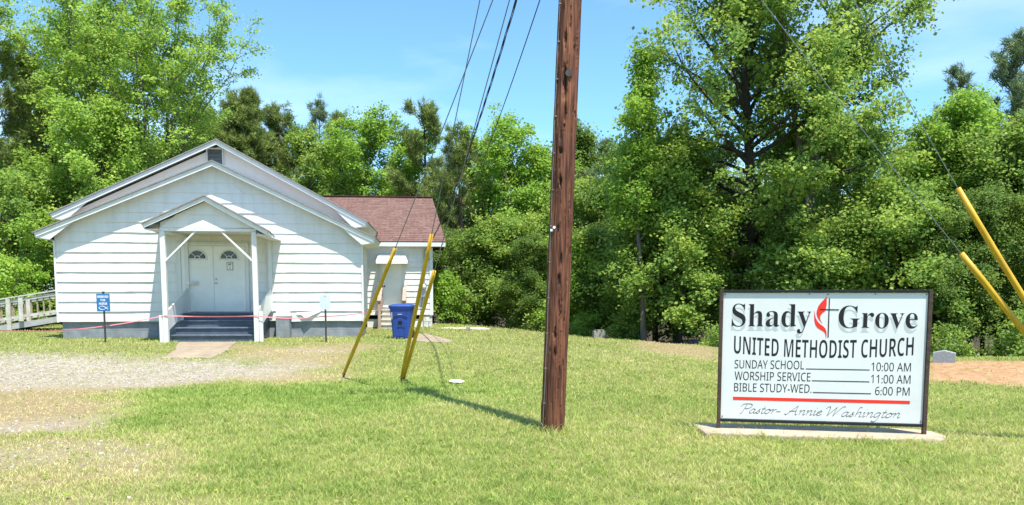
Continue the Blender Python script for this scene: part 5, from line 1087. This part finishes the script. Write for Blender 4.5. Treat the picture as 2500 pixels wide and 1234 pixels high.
gm = leaf_mat('grass_blades', [(0.0, (0.19, 0.285, 0.06)), (0.3, (0.35, 0.42, 0.105)), (0.6, (0.49, 0.49, 0.18)), (1.0, (0.66, 0.55, 0.31))], 0.35, 0.55)
g = np_mesh('grass', V, FL, FS, gm, attrs=dict(tint=np.repeat(dry, 5)))
tag(g, 'short yellow-green lawn grass in front of the church', 'grass', kind='stuff')
# gravel stones
n = 26000; x = rng.uniform(-14, 0, n); y = 6 * (19.5 / 6) ** rng.random(n); gr_, *_ = zones(x, y); kp = (rng.random(n) < gr_ ** 1.5 * 0.9) & (np.abs(x) < y * 0.75) & (sdf(x, y, PATH) > 0); x, y = x[kp], y[kp]; n = len(x)
base = np.array([(-1, -1, -.5), (1, -1, -.5), (1, 1, -.5), (-1, 1, -.5), (-.7, -.7, .6), (.7, -.7, .6), (.7, .7, .6), (-.7, .7, .6)]); sz = rng.uniform(0.006, 0.020, (n, 1, 1)) * rng.uniform(0.7, 1.3, (n, 1, 3))
an = rng.uniform(0, 6.28, n); vv = base[None] * sz * rng.uniform(0.7, 1.25, (n, 8, 3)); c_, s_ = np.cos(an)[:, None], np.sin(an)[:, None]
vx = vv[..., 0] * c_ - vv[..., 1] * s_ + x[:, None]; vy = vv[..., 0] * s_ + vv[..., 1] * c_ + y[:, None]; vz = vv[..., 2] + gz(x, y)[:, None] + 0.003
fq = np.array([(0, 3, 2, 1), (4, 5, 6, 7), (0, 1, 5, 4), (1, 2, 6, 5), (2, 3, 7, 6), (3, 0, 4, 7)]).ravel()
gm2, nn, ll, bb = new_mat('gravel_stone'); bb.inputs['Roughness'].default_value = 0.9; a_ = nn.new('ShaderNodeAttribute'); a_.attribute_name = 'tint'; r_ = ramp(nn, [(0.0, (0.21, 0.18, 0.14)), (0.5, (0.33, 0.30, 0.255)), (1.0, (0.48, 0.46, 0.41))]); ll.new(a_.outputs['Fac'], r_.inputs['Fac']); ll.new(r_.outputs['Color'], bb.inputs['Base Color'])
g = np_mesh('gravel', np.stack([vx, vy, vz], -1).reshape(-1, 3), (np.arange(n)[:, None] * 8 + fq[None]).ravel(), np.full(n * 6, 4), gm2, attrs=dict(tint=np.repeat(rng.random(n), 8)))
tag(g, 'loose pale gravel scattered along the drive before the church', 'gravel', kind='stuff')

# broad-leaved weeds and a few dandelions
n = 520; x, y = scatter(n, 5.4, 16.0); gr_, ta_, cl_, gn_ = zones(x, y); kp = (rng.random(n) < (1 - gr_) * (1 - cl_)) & (sdf(x, y, slab_w) > 0.05); x, y = x[kp], y[kp]
cen = np.repeat(np.stack([x, y, gz(x, y) + 0.03], 1), 9, 0); K = len(cen); an = rng.uniform(0, 2 * np.pi, K); L = rng.uniform(0.012, 0.034, K)[:, None]
d = np.stack([np.cos(an), np.sin(an), rng.uniform(0.1, 0.7, K)], 1); sd2 = np.stack([-np.sin(an), np.cos(an), np.zeros(K)], 1)
v = np.stack([cen - d * L * 0.2, cen + d * L * 0.5 + sd2 * L * 0.36 + [0, 0, 0.006], cen + d * L, cen + d * L * 0.5 - sd2 * L * 0.36 + [0, 0, 0.006]], 1).reshape(-1, 3)
g = np_mesh('weeds', v, np.arange(K * 4), np.full(K, 4), M['leaf_lime'], attrs=dict(tint=np.repeat(np.repeat(rng.random(K // 9), 9), 4)))
tag(g, 'low broad-leaved weeds scattered through the lawn', 'weeds', kind='stuff')
